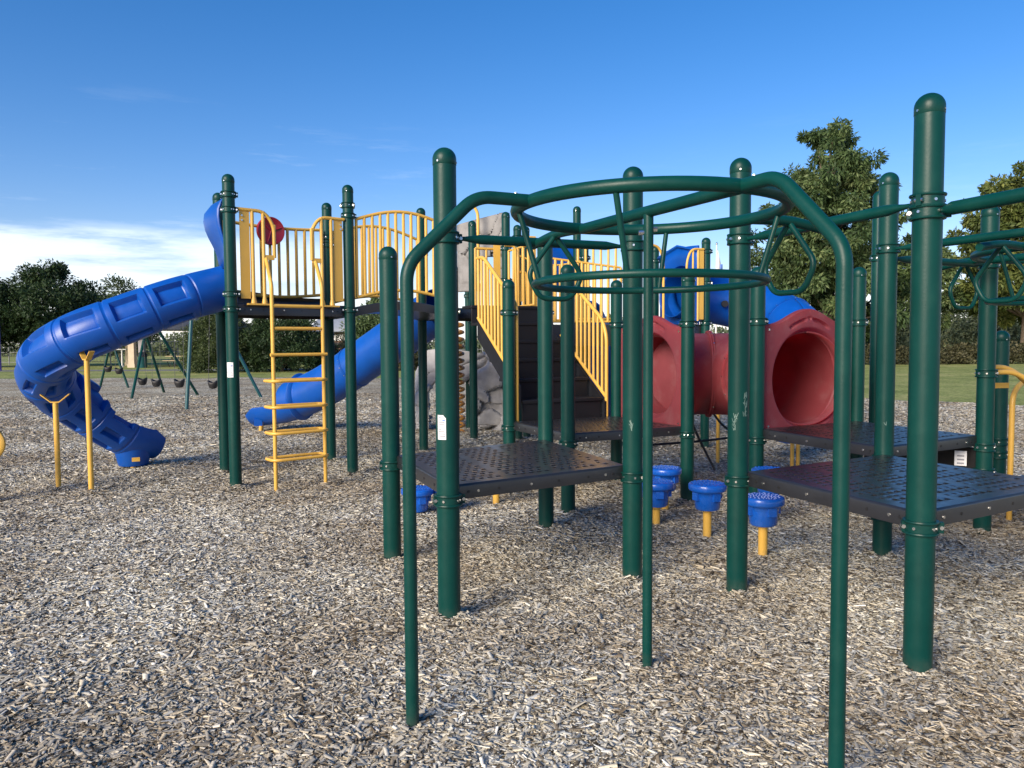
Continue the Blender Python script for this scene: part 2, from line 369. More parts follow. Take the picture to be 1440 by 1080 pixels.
def deck_part(parent, corners, ztop, thick=.085, inset=.055, slots=(19, 17), name='deck', holes=True, flip=False):
    """perforated, plastic-coated platform plate with a folded edge"""
    C4 = [np.array(c, float) for c in corners]; cen = sum(C4) / 4
    Q = [c + (cen - c) / np.linalg.norm(cen - c) * inset for c in C4]
    def bl(u, v): return (Q[0] * (1 - u) + Q[1] * u) * (1 - v) + (Q[3] * (1 - u) + Q[2] * u) * v
    mb = MB(); nu, nv = slots; m = .055
    us = [0.] + list(np.linspace(m, 1 - m, nu + 1)) + [1.]; vs = [0.] + list(np.linspace(m, 1 - m, nv + 1)) + [1.]
    def P(u, v, z): q = bl(u, v); return (q[0], q[1], z)
    e = .012
    for i in range(len(us) - 1):
        for j in range(len(vs) - 1):
            u0, u1, v0, v1 = us[i], us[i + 1], vs[j], vs[j + 1]
            inner = holes and 0 < i < len(us) - 2 and 0 < j < len(vs) - 2
            if not inner or (i % 6 == 0):
                mb.add([P(u0, v0, ztop), P(u1, v0, ztop), P(u1, v1, ztop), P(u0, v1, ztop)], [(0, 1, 2, 3)]); continue
            du, dv = u1 - u0, v1 - v0; off = .24 if j % 2 else -.24
            cu, cv = u0 + du * .5, v0 + dv * (.5)
            cu += du * off
            a, b = (.27, .20)
            oc = [(-a, -b * .4), (-a * .8, -b), (a * .8, -b), (a, -b * .4), (a, b * .4), (a * .8, b), (-a * .8, b), (-a, b * .4)]
            hole = [(cu + x * du, cv + y * dv) for x, y in oc]
            vv = [P(u0, v0, ztop), P(u1, v0, ztop), P(u1, v1, ztop), P(u0, v1, ztop)] + [P(x, y, ztop - .002) for x, y in hole] + [P(x, y, ztop - .022) for x, y in hole]
            fs = [(0, 1, 6, 5), (0, 5, 4), (1, 7, 6), (1, 2, 8, 7), (2, 9, 8), (2, 3, 10, 9), (3, 11, 10), (3, 0, 4, 11)]
            fs += [(4 + k, 4 + (k + 1) % 8, 12 + (k + 1) % 8, 12 + k) for k in range(8)]
            mb.add(vv, fs)
    # folded rounded edge
    ring = [Q[0], Q[1], Q[2], Q[3]]
    for k in range(4):
        a, b = ring[k], ring[(k + 1) % 4]; d = b - a; nrm = np.array([d[1], -d[0]]); nrm /= np.linalg.norm(nrm)
        if nrm @ (a + b - 2 * cen) < 0: nrm = -nrm
        prof = [(0, 0), (.006, -.002), (.011, -.007), (.013, -.014), (.013, -thick), (0, -thick)]
        rows = [[(*(p + nrm * o_), ztop + z_) for p in (a, b)] for o_, z_ in prof]; mb.sheet(rows)
        # corner closure
        c = ring[(k + 1) % 4]; d2 = ring[(k + 2) % 4] - c; n2 = np.array([d2[1], -d2[0]]); n2 /= np.linalg.norm(n2)
        if n2 @ (c + ring[(k + 2) % 4] - 2 * cen) < 0: n2 = -n2
        rows = [[(*(c + nn * o_), ztop + z_) for nn in (nrm, (nrm + n2) / np.linalg.norm(nrm + n2), n2)] for o_, z_ in prof]; mb.sheet(rows)
        # bolts and holes along the edge
        Ld = np.linalg.norm(d)
        for f in (.08, .13, .24, .42, .58, .76, .87, .92):
            p = a + d * f + nrm * .013
            q = p + nrm * .003
            zc = ztop - thick * .55
            mi = 1 if (f in (.13, .42, .87)) else 2
            mb.tube([(*p, zc), (*q, zc)], .0085, 8, mi=mi)
    return part(name, mb, [M['black'], M['steel'], M['blackmatte']], parent, sharp=30)

def barrier(parent, p0, p1, zb, zt, n=9, arch=0., r=.019, name='barrier', bow=0., mid=None, zb1=None, zt1=None, ends=True, mat='yellow', barch=None, steps=14, rt=.021):
    """row of upright tubes between a bottom and a top rail"""
    p0 = np.array(p0, float); p1 = np.array(p1, float); mb = MB()
    zb1 = zb if zb1 is None else zb1; zt1 = zt if zt1 is None else zt1; barch = arch if barch is None else barch
    d = p1 - p0; nrm = np.array([d[1], -d[0]]) / np.linalg.norm(d)
    def XY(t): return p0 + d * t + nrm * bow * math.sin(PI * t)
    def ZT(t): return zt + (zt1 - zt) * t + arch * math.sin(PI * t)
    def ZB(t): return zb + (zb1 - zb) * t + barch * math.sin(PI * t)
    ts = np.linspace(0, 1, steps)
    mb.tube([(*XY(t), ZT(t)) for t in ts], rt, 10); mb.tube([(*XY(t), ZB(t)) for t in ts], rt, 10)
    if mid: mb.tube([(*XY(t), ZT(t) - mid) for t in ts], rt * .9, 10)
    for k in range(n):
        t = (k + .5) / n if not ends else k / (n - 1)
        mb.tube([(*XY(t), ZB(t)), (*XY(t), ZT(t))], r, 8)
    return part(name, mb, M[mat], parent)

# ------------------------------------------------------------------ low platforms (world coordinates in metres; the camera stands at the origin)
def platform(label, posts, corners, zd, loc, slots=(19, 17), group='play platforms'):
    t = thing('play_platform', label, 'play platform', loc, group)
    out = [add_post(t, *p) for p in posts]
    deck_part(t, corners, zd, slots=slots)
    return t, out
A_ = lambda dx, dy: math.atan2(dy, dx)
P551, P631, P889, P767 = (-.872, 5.488), (-.36, 4.247), (.777, 4.951), (.277, 6.353)
P1037, P1291, P1240, PX4 = (1.397, 4.736), (1.895, 3.536), (2.644, 5.443), (3.142, 4.243)
P797, P966, P865, P717 = (.496, 6.824), (1.685, 7.372), (1.155, 8.5), (-.03, 7.95)
P1066, P1209, P1388 = (2.13, 6.68), (3.28, 7.3), (3.75, 6.08)
fl, q = platform('low black perforated platform behind the tall post with the white notice', [
    (*P551, 2.235, [(.68, .3)]), (*P631, 2.61, [(.68, .35), (2.125, .45)]), (*P889, 2.66, [(.68, 2.6), (2.16, .55)]), (*P767, 2.42, [(.68, 1.9)])],
    [P631, P889, P767, P551], .752, (.0, 5.2, 0))
sticker(q[1], *P631, 1.09, -2.0)
fr, q = platform('low black platform on the tallest, nearest post at the right, shining with sky', [
    (*P1037, 2.66, [(.69, .2), (2.17, .3)]), (*P1291, 2.66, [(.685, -.25), (2.178, .6), (2.128, -.4)]), (*P1240, 2.72, [(.70, .2), (.30, .2), (2.19, .2)]), (*PX4, 2.66, [.68, 2.17])],
    [P1291, PX4, P1240, P1037], .745, (2.2, 4.5, 0))
rl, q = platform('low black platform at the foot of the black staircase', [
    (*P797, 2.235, [(.65, .3)]), (*P966, 2.21, [(.66, 1.2), (1.72, .2)]), (*P865, 2.23, [(.66, 1.), (1.74, .2)]), (*P717, 2.2, [(.67, .2), (1.86, .1)])],
    [P797, P966, P865, P717], .735, (.83, 7.6, 0))
rr, q = platform('low black platform in front of the red tunnel mouth at right', [
    (*P1066, 2.19, [(.69, .2), (1.72, .2)]), (*P1209, 2.24, [(.7, 1.), (1.72, .2)]), (*P1388, 2.6, [(.70, .2), (.50, .1), (1.285, .15), (2.14, .3)])],
    [P1240, P1388, P1209, P1066], .79, (2.9, 6.4, 0))
# dark riser panel under its far edge
mb = MB(); d = np.array(P1388) - np.array(P1209)
mb.box((*(np.array(P1209) + d * .5 + np.array((-.02, -.08))), .56), (np.linalg.norm(d) * .86, .03, .26), A_(*d)); part('riser_panel', mb, M['blackmatte'], rr)
mb = MB(); mb.box((3.6, 6.14, .60), (.085, .004, .12), -.5); mb.box((3.599, 6.137, .62), (.05, .002, .012), -.5, mi=1); mb.box((3.599, 6.137, .59), (.05, .002, .012), -.5, mi=1); mb.box((3.599, 6.137, .56), (.05, .002, .012), -.5, mi=1)
part('notice', mb, [M['label'], M['ink']], rr)
lo, q = platform('lowest black platform by the yellow handrails at the right edge', [
    (4.45, 7.0, 1.63, [(.62, .1), (.50, .2)]), (5.5, 5.9, 1.6, [.4])], [(4.27, 4.87), (5.4, 5.5), (4.9, 6.65), (3.8, 6.03)], .455, (4.5, 5.8, 0))
# scuffs where the coat is scratched through
def scuff(post, x, y, r, seed, z0, z1, a0, a1, n):
    rn = random.Random(seed); mb = MB(); q = r + .0007
    for _ in range(n):
        a = rn.uniform(a0, a1); z = rn.uniform(z0, z1); L_ = rn.uniform(.008, .035); w = rn.uniform(.0012, .0035) / r; sl = rn.uniform(-.25, .25)
        mb.add([(x + q * math.cos(a + da + sl * f), y + q * math.sin(a + da + sl * f), z + f * L_) for f, da in ((0, -w), (0, w), (1, w * .6), (1, -w * .6))], [(0, 1, 2, 3)])
    o = link('scuff', mb.mesh('scuff', [M['scratch']], wloc(post)), post)
posts_fr = [c for c in fr.children if c.name.startswith('post')]; posts_fl = [c for c in fl.children if c.name.startswith('post')]
scuff(posts_fr[0], *P1037, PR, 3, 1.09, 1.22, -1.35, -1.0, 26); scuff(posts_fr[0], *P1037, PR, 4, 1.0, 1.09, -2.35, -1.95, 16);
scuff(posts_fl[2], *P889, PR, 6, .97, 1.04, -2.0, -1.7, 12); scuff(posts_fr[2], *P1240, PR, 7, .95, 1.0, -1.9, -1.7, 3)

# ------------------------------------------------------------------ overhead ring climbers
def ring_climber(label, cx, cy, a0, legs, connectors, beams, pole=True, diag=True):
    """a0: direction of arm 0 (rad); arms every quarter turn. Upper ring z 2.15, lower ring z 1.82"""
    t = thing('ring_climber', label, 'overhead climber', (cx, cy, 0), 'overhead ring climbers')
    zr, zl, RU, RL = 2.15, 1.82, .605, .52; g = M['green']
    def arm(k, d, z): a = a0 + k * PI / 2; return np.array((cx + d * math.cos(a), cy + d * math.sin(a), z))
    circ = lambda r, z, n: [(cx + r * math.cos(x), cy + r * math.sin(x), z) for x in np.linspace(0, 2 * PI, n, endpoint=False)]
    part('upper_ring', MB().tube(circ(RU, zr, 72), .0285, 14, closed=True), g, t)
    part('lower_ring', MB().tube(circ(RL, zl, 64), .0175, 12, closed=True), g, t)
    for a in (42.4, 225.4, 344.4, 156.4):
        a = a0 + R(a); b = a + .05
        part('strut', MB().tube([(cx + RU * math.cos(a), cy + RU * math.sin(a), zr - .01), (cx + RL * math.cos(b), cy + RL * math.sin(b), zl + .005)], .0125, 10), g, t)
    for k in legs:
        dist = 1.158 if k == 0 else 1.10
        pts = [arm(k, dist, -.12), arm(k, dist, 1.86), arm(k, dist - .30, zr), arm(k, RU, zr)]
        o = part('arch_leg', MB().tube(fillet(pts, .07, 8), .027, 16), g, t)
        p = arm(k, RU + .07, zr + .024); mbb = MB(); mbb.tube([p, p + np.array((0, 0, .006))], .008, 8); part('bolt', mbb, M['steel'], o)
    if diag: part('cross_bar', MB().tube([arm(1, RU - .01, zr - .004), arm(3, RU - .01, zr - .004)], .027, 14), g, t)
    if pole:
        mbb = MB(); mbb.tube([(cx, cy, -.12), (cx, cy, zr - .015)], .0235, 16)
        o = part('centre_pole', mbb, g, t)
        mbb = MB(); mbb.tube([(cx - .045, cy, zr - .1), (cx - .02, cy, zr - .1)], .011, 8); part('bolt', mbb, M['steel'], o); mbb = MB(); mbb.tube([(cx + .02, cy, zr - .085), (cx + .04, cy, zr - .085)], .011, 8); part('bolt', mbb, M['steel'], o)
    for k, L_ in connectors:
        e = arm(k, L_, 2.125); s_ = arm(k, RU, zr)
        part('connector', MB().tube(catmull([s_, arm(k, RU + (L_ - RU) * .5, zr + .005), e], 6), .0255, 14), g, t)
        c = arm(k, RU + (L_ - RU) * .5, 0); aa = a0 + k * PI / 2 + PI / 2; w = np.array((math.cos(aa), math.sin(aa), 0))
        tri = [c + np.array((0, 0, 2.135)) + w * .012, c + w * .175 + np.array((0, 0, 1.93)), c + w * .10 + np.array((0, 0, 1.795)), c - w * .10 + np.array((0, 0, 1.795)), c - w * .175 + np.array((0, 0, 1.93)), c + np.array((0, 0, 2.135)) - w * .012]
        part('hand_grip', MB().tube(fillet(tri, .055, 6), .0145, 12), g, t)
    for p, q in beams:
        p = np.array(p); q = np.array(q); d = q - p; d /= np.linalg.norm(d)
        mbb = MB(); mbb.tube([p + d * .075, p + d * .12, p + d * .22, q - d * .22, q - d * .12, q - d * .075], [.011, .013, .027, .027, .013, .011] if abs(q[0] - 2.25) > .01 else [.012, .03, .03, .03, .03, .012], 14)
        part('beam', mbb, g, t)
    return t
zB = 2.125
ring_climber('green overhead ring climber with two arched legs standing in the foreground', .63, 3.56, A_(-.902, -.432), (0, 1), ((2, 1.12), (3, 1.16)),
             [((*P631, zB), (*P889, zB + .03)), ((*P1037, zB + .04), (*P1291, zB + .05))])
ring_climber('green overhead ring climber partly cut off by the right edge', 3.86, 5.28, A_(-.902, -.432), (1,), ((0, 1.05), (3, 1.0)),
             [((*P1240, zB), (*P1388, zB + .01)), ((*P1240, zB + .06), (*PX4, zB + .05)), ((P1291[0], P1291[1], 2.128), (2.25, 2.75, 2.14))], pole=False)
for o in list(bpy.data.objects):
    pass

# ------------------------------------------------------------------ stepping pods
def pod(label, x, y, h):
    t = thing('stepping_pod', label, 'stepping pod', (x, y, 0), 'blue stepping pods')
    k = ('pod', h)
    if 'podtop' not in _cache:
        mb = MB(); r = .148
        prof = [(.02, -.21), (.085, -.21), (.095, -.2), (.106, -.105), (.112, -.075), (.13, -.062), (r - .004, -.055), (r, -.045), (r, -.012), (r - .006, -.003), (r - .016, 0), (.01, .001)]
        mb.lathe(prof, n=40)
        for i in range(4):
            a = i * PI / 2 + .35; c, s_ = math.cos(a), math.sin(a)
            mb.box((c * .106, s_ * .106, -.098), (.034, .062, .062), a)
        rn = random.Random(2)
        for i in range(70):                     # pebbled tread
            rr_ = (r - .026) * math.sqrt((i + .5) / 70); a = i * 2.399
            c = (rr_ * math.cos(a), rr_ * math.sin(a)); mb.lathe([(.0105, 0), (.009, .0035), (.004, .0045)], (*c, .001), 6)
        _cache['podtop'] = mb.mesh('step', [M['bluepod']], sharp=45)
    o = link('step', _cache['podtop'], t, (x, y, h)); o.rotation_euler.z = random.uniform(0, 1.5)
    mb = MB(); mb.tube([(x, y, -.1), (x, y, h - .2)], .033, 16); part('stem', mb, M['yellow'], t)
for lab, x, y, h in (('nearest blue stepping pod, half under the right platform corner', 1.815, 5.52, .43),
                     ('blue stepping pod standing alone between the two scratched posts', 1.545, 6.05, .43),
                     ('blue stepping pod right behind the thin middle pole, front of its pair', 1.215, 6.45, .375),
                     ('blue stepping pod at the back, above the one by the thin pole', 1.40, 7.0, .40),
                     ('blue stepping pod at the back, peeking over the right platform edge', 2.17, 6.45, .475),
                     ('blue stepping pod under the left platform beside the thin leg', -.87, 6.95, .235),
                     ('blue stepping pod under the left platform hidden by the notice post', -.62, 7.05, .26),
                     ('blue stepping pod under the left platform showing only its yellow stem', -.16, 7.36, .40)):
    pod(lab, x, y, h)

# ------------------------------------------------------------------ black staircase with yellow rails
st = thing('staircase', 'black moulded staircase with yellow side rails climbing to the upper deck', 'staircase', (.4, 9., 0))
sd = np.array((-.42, .907)); sw = np.array((.907, .42)); F0 = np.array((.10, 7.99)); W = 1.0
rise, run, z0 = .212, .28, .735
mb = MB()
for i in range(6):
    c = F0 + sw * W * .5 + sd * (run * (i + .5) + .04)
    mb.box((*c, z0 + rise * (i + 1) - .02), (W - .04, run + .045, .035), A_(*sw))
    f = F0 + sw * W * .5 + sd * (run * i + .045)
    mb.box((*f, z0 + rise * (i + .5) - .012), (W - .05, .022, rise + .0), A_(*sw))
part('steps', mb, M['step'], st, bevel=.004)
mb = MB()
for i, (k, f) in enumerate(((0, .3), (1, .75), (2, .2), (4, .3), (5, .3))):
    p = F0 + sw * W * f + sd * (run * k + .1); mb.tube([(*p, z0 + rise * (k + 1)), (*p, z0 + rise * (k + 1) + .006)], .012, 8)
part('bolts', mb, M['steel'], st)
for side in (0, 1):
    b = F0 + sw * (W * side); mb = MB()
    off = sw * (.02 if side else -.02)
    e = b + sd * 1.12; dz = -.2 if side else 0.
    v = []
    for o_ in (-.012, .012):
        w_ = sw * o_ + off
        v += [(*(b + w_), .85 + dz), (*(b + w_), 1.10 + dz), (*(e + w_), 1.85 + dz), (*(e + w_), 1.60 + dz)]
    mb.add(v, [(0, 1, 2, 3), (7, 6, 5, 4), (0, 4, 5, 1), (1, 5, 6, 2), (2, 6, 7, 3), (3, 7, 4, 0)])
    part('stringer', mb, M['step'], st)
    mb = MB(); off2 = sw * (.045 if side else -.045)
    def RP(s_, z): q = b + off2 + sd * s_; return (q[0], q[1], z)
    dz = -.2 if side else 0.
    L_ = 1.06
    zt = lambda s_: 1.93 + dz + .66 * min(s_, .9)
    zb = lambda s_: 1.13 + dz + .67 * s_
    top = [RP(.02, z0), RP(.02, zt(0) - .10 * side), RP(.12, zt(.12))] + [RP(s_, zt(s_)) for s_ in (.3, .6, .9)] + [RP(L_ + .02, zt(.9))]
    mb.tube(fillet(top, .09, 5), .021, 10)
    mb.tube([RP(.02, zb(.02)), RP(L_, zb(L_))], .019, 10)
    nb = 11
    for k in range(nb):
        s_ = .11 + (L_ - .13) * k / (nb - 1); mb.tube([RP(s_, zb(s_)), RP(s_, zt(s_))], .0155, 8)
    part('hand_rail', mb, M['yellow'], st)

# ------------------------------------------------------------------ upper decks
QA = [(-2.997, 8.265), (-1.912, 9.131), (-2.42, 10.214), (-3.494, 9.293)]
QB = [(-.74, 9.84), (.48, 10.4), (-.08, 11.78), (-1.279, 11.041)]
QC = [(1.62, 10.75), (2.84, 11.3), (2.34, 12.6), (1.14, 12.05)]
ta = thing('play_tower', 'high play tower at left with two slides, loop ladder and red disc', 'play tower', (-2.7, 9.2, 0), 'play towers')
pa = [add_post(ta, *QA[0], 3.355, [(1.93, .6), (2.09, .2), (2.98, .1), (3.14, .3)]), add_post(ta, *QA[1], 3.41, [(1.95, .2), (3.05, .4), (3.17, 2.9)]),
      add_post(ta, *QA[2], 3.40, [(1.95, .2), (2.85, .1), (2.95, .6)]), add_post(ta, *QA[3], 3.36, [1.95, 2.2])]
sticker(pa[0], *QA[0], 1.28, -1.75, .075, .16, torn=False)
deck_part(ta, QA, 2.0, thick=.13, slots=(9, 9), holes=False)
mb = MB(); a, b = np.array(QA[3]), np.array(QA[2]); d = b - a                 # upstand along the far edge
v = []
for t_ in np.linspace(.03, .97, 12):
    p = a + d * t_; n_ = np.array([-d[1], d[0]]) / np.linalg.norm(d) * .0
    h_ = .19 - .11 * math.sin(PI * t_ * .62 + .35) * (t_ ** .7) + .02
    v.append([(*(p + n_), 1.9), (*(p + n_), 2.02 + h_)])
mb.sheet(v); part('kick_panel', mb, M['black'], ta, solid=.03)
far = barrier(ta, a + d * .05 + np.array((0, -.06)), b - d * .05 + np.array((0, -.06)), 2.19, 3.03, n=12, arch=-.03, barch=-.045, rt=.02, r=.0195)
# red game disc on the far railing
c = np.array((-2.98, 9.62, 2.95)); nd = np.array((.62, -.78, 0)); nd /= np.linalg.norm(nd); wd = np.array((-nd[1], nd[0], 0)); up = np.array((0, 0, 1.))
mb = MB(); rows = []
for rr_, oo in ((.0, .02), (.13, .024), (.15, .034), (.168, .036), (.175, .02), (.172, -.02), (0, -.024)):
    rows.append([tuple(c + nd * oo + wd * rr_ * math.cos(x) + up * rr_ * math.sin(x)) for x in np.linspace(0, 2 * PI, 36, endpoint=False)])
mb.sheet(rows, closed_u=True)
for a1 in (.35, 2.35, 4.4):
    e = wd * math.cos(a1) + up * math.sin(a1); mb.tube([c + nd * .028, c + nd * .028 + e * .15], .008, 8)
part('game_disc', mb, M['maroon'], ta, label='round dark red game disc on the far railing')
# entrance gates either side of the ladder
def gate(parent, p_post, p_in, mirror):
    """flat plate by the post, two uprights, a curled top rail and a foot plate"""
    p = np.array(p_post); qv = np.array(p_in) - p; L_ = np.linalg.norm(qv); e = qv / L_; out = np.array((e[1], -e[0])) * .03
    if out[1] > 0: out = -out
    P_ = lambda s_, z: (*(p + e * s_ + out), z)
    mb = MB()
    mb.box((*(p + e * .15 + out), 2.52), (.105, .008, .95), A_(*e)); 
    mb.tube(fillet([P_(.07, 2.995), P_(.37, 2.995), P_(.475, 2.85), P_(.475, 2.52)], .12, 6), .0195, 10)
    for s_ in (.235, .355): mb.tube([P_(s_, 1.985), P_(s_, 2.03), P_(s_, 2.06), P_(s_, 2.995)], [.033, .027, .0195, .0195], 10)
    mb.tube([P_(.475, 2.86), P_(.475, 2.5)], .0195, 10)
    mb.box((*(p + e * .41 + out), 2.5), (.12, .03, .05), A_(*e))
    mb.box((*(p + e * .33 + out * 1.5), 1.985), (.34, .05, .018), A_(*e))
    for z in (2.93, 2.88): mb.tube([P_(.12, z), (*(p + e * .12 + out * 1.5), z)], .011, 8, mi=1)
    return part('gate', mb, [M['yellow'], M['steel']], parent)
u = np.array(QA[1]) - np.array(QA[0]); u /= np.linalg.norm(u)
gate(ta, QA[0], np.array(QA[0]) + u, 0); gate(ta, QA[1], np.array(QA[1]) - u, 1)
# ladder: rails flare into the gate, each rung a flat loop
ld = thing('loop_ladder', 'yellow ladder with looped rungs hanging from the left tower', 'ladder', (-2.27, 8.2, 0))
A0, A1 = np.array((-2.487, 8.02)), np.array((-2.05, 8.37)); e = (A1 - A0) / np.linalg.norm(A1 - A0); n_ = np.array((-e[1], e[0]))
for q0, s_ in ((A0, 1), (A1, -1)):
    up_ = q0 + n_ * .28 + e * .06
    pts = [(*q0, -.1), (*q0, 2.16), (*(q0 + n_ * .04), 2.25), (*up_, 2.46)]
    part('side_rail', MB().tube(fillet(pts, .12, 5), .0205, 12), M['yellow'], ld)
for k, z in enumerate((.335, .615, .89, 1.165, 1.44, 1.715)):
    dep = .19 if k < 5 else .05
    o0, o1 = A0 - e * .035, A1 + e * .035
    if k < 4: pts = [(*o0, z), (*(o0 - n_ * .055 + e * .06), z), (*(o1 - n_ * .055 - e * .06), z), (*o1, z), (*(o1 + n_ * dep), z), (*(o0 + n_ * dep), z)]; part('rung', MB().tube(fillet(pts, .05, 4, closed=True), .0175, 10, closed=True), M['yellow'], ld)
    elif k == 4: part('rung', MB().tube([(*(o0 - n_ * .02), z), (*(o1 - n_ * .02), z)], .0175, 10), M['yellow'], ld)
    else: part('rung', MB().tube([(*(A0 + e * .02), z), (*(A1 - e * .02), z)], [.019, .019], 10), M['yellow'], ld)
part('top_bar', MB().tube([(*A0, 1.95), (*A1, 1.95)], .019, 10), M['yellow'], ld)

# arched bridge between the towers
br = thing('arched_bridge', 'short arched bridge with yellow railings joining the two towers', 'bridge', (-1.6, 10., 0), 'arched bridges')
n0, n1, f0, f1 = [np.array(q_) for q_ in (QA[1], QB[0], QA[2], QB[3])]
mb = MB(); rows = []
for t_ in np.linspace(.04, .96, 17):
    z = 1.96 + .10 * math.sin(PI * t_); a, b = n0 + (n1 - n0) * t_, f0 + (f1 - f0) * t_
    rows.append([(*a, z - .10), (*a, z), (*(a + (b - a) * .01), z + .008), (*(b - (b - a) * .01), z + .008), (*b, z), (*b, z - .10), (*a, z - .10)])
mb.sheet(rows); part('walkway', mb, M['black'], br, sharp=25)
dn = (n1 - n0); barrier(br, n0 + dn * .07, n1 - dn * .05, 2.10, 3.02, n=13, arch=.13, barch=.10, mid=None, rt=.02)
df = (f1 - f0); barrier(br, f0 + df * .05, f1 - df * .05, 2.10, 3.02, n=13, arch=.13, barch=.10, rt=.02)

tb = thing('play_tower', 'middle play tower at the top of the black staircase', 'play tower', (-.4, 10.8, 0), 'play towers')
add_post(tb, *QB[0], 2.55, [1.95]); add_post(tb, *QB[1], 2.7, [1.95]); add_post(tb, *QB[2], 3.53, [(2.98, .1), (2.5, .3), 1.95]); add_post(tb, *QB[3], 3.47, [(1.95, .1), (2.82, .2), (2.9, .3)])
add_post(tb, .10, 12.35, 3.42, [(3.22, .2), 1.9]); add_post(tb, .24, 12.7, 3.45, [1.9]); add_post(tb, -.62, 12.4, 3.5, [1.9]); add_post(tb, 1.07, 12.6, 3.75, [(3.1, .2)])
deck_part(tb, QB, 2.0, thick=.13, slots=(9, 9), holes=False)
a, b = np.array(QB[2]), np.array(QB[1]); d = b - a
barrier(tb, a + d * .08, b - d * .3, 2.08, 2.93, n=6, rt=.016)
b2 = np.array(QB[3]); a2 = np.array(QB[2]); d = a2 - b2
def curl(parent, x, y, ang, z0, z1, w=.16):
    e = np.array((math.cos(ang), math.sin(ang))); p = np.array((x, y))
    part('grab_bar', MB().tube(fillet([(*(p - e * w), z1), (*p, z1), (*(p + e * .02), z0)], .08, 5), .019, 10), M['yellow'], parent)
curl(tb, .06, 11.2, .3, 1.75, 2.95); curl(tb, .22, 11.35, .3, 1.9, 2.58, .1)
mb = MB(); mb.box((.32, 11.5, 2.6), (.10, .01, 1.05), .4); part('gate', mb, M['yellow'], tb)
barrier(tb, (-.55, 11.9), (-.05, 12.1), 2.0, 3.0, n=4); mb = MB(); mb.box((-.22, 11.9, 2.55), (.11, .01, 1.2), .3); part('gate', mb, M['yellow'], tb)
part('grab_bar', MB().tube(fillet([(.16, 12.2, 2.2), (.18, 12.2, 3.15), (.42, 12.3, 3.15), (.44, 12.3, 2.9)], .14, 6), .018, 10), M['yellow'], tb)

b3 = thing('arched_bridge', 'long low bridge with many thin yellow uprights behind the staircase', 'bridge', (1., 11.5, 0), 'arched bridges')
n0, n1, f0, f1 = [np.array(q_) for q_ in ((.52, 10.75), (1.55, 10.95), (.1, 11.95), (1.14, 12.2))]
mb = MB(); rows = []
for t_ in np.linspace(0, 1, 9):
    z = 1.80; a, b = n0 + (n1 - n0) * t_, f0 + (f1 - f0) * t_; rows.append([(*a, z - .3), (*a, z), (*b, z), (*b, z - .3), (*a, z - .3)])
mb.sheet(rows); part('walkway', mb, M['black'], b3, sharp=25)
barrier(b3, n0, n1, 1.84, 2.72, n=12, arch=.0, rt=.016, zt1=2.6); barrier(b3, f0, f1, 1.9, 2.9, n=12, arch=-.12, rt=.015, barch=0, zt1=2.85)
barrier(b3, (1.0, 11.6), (1.6, 11.85), 1.9, 3.0, n=6, arch=.06, barch=0)

tc_ = thing('play_tower', 'far play tower carrying the blue tube slide above the red tunnel', 'play tower', (2., 11.7, 0), 'play towers')
for q_, top in zip(QC, (2.9, 3.06, 3.1, 3.1)): add_post(tc_, *q_, top, [1.82, 2.4, 2.86])
deck_part(tc_, QC, 1.8, thick=.13, slots=(9, 9), holes=False)
a, b = np.array(QC[1]), np.array(QC[0]); d = (b - a) / np.linalg.norm(b - a)
mb = MB(); o_ = np.array((.02, -.05)); P_ = lambda s_, z: (*(a + d * s_ + o_), z)
mb.box((*(a + d * .13 + o_), 2.37), (.10, .01, 1.0), A_(*d)); mb.tube(fillet([P_(.08, 2.88), P_(.30, 2.88), P_(.38, 2.7), P_(.38, 1.8)], .12, 6), .017, 10)
for s_ in (.18, .27): mb.tube([P_(s_, 1.85), P_(s_, 2.88)], .014, 8)
part('gate', mb, M['yellow'], tc_)
mb = MB(); mb.tube(fillet([P_(1.35, 2.9), P_(.86, 2.9), P_(.78, 2.7), P_(.78, 1.7)], .14, 6), .018, 10); mb.tube([P_(1.0, 1.85), P_(1.0, 2.9)], .014, 8); mb.tube([P_(1.15, 1.85), P_(1.15, 2.9)], .014, 8)
part('gate', mb, M['yellow'], tc_)

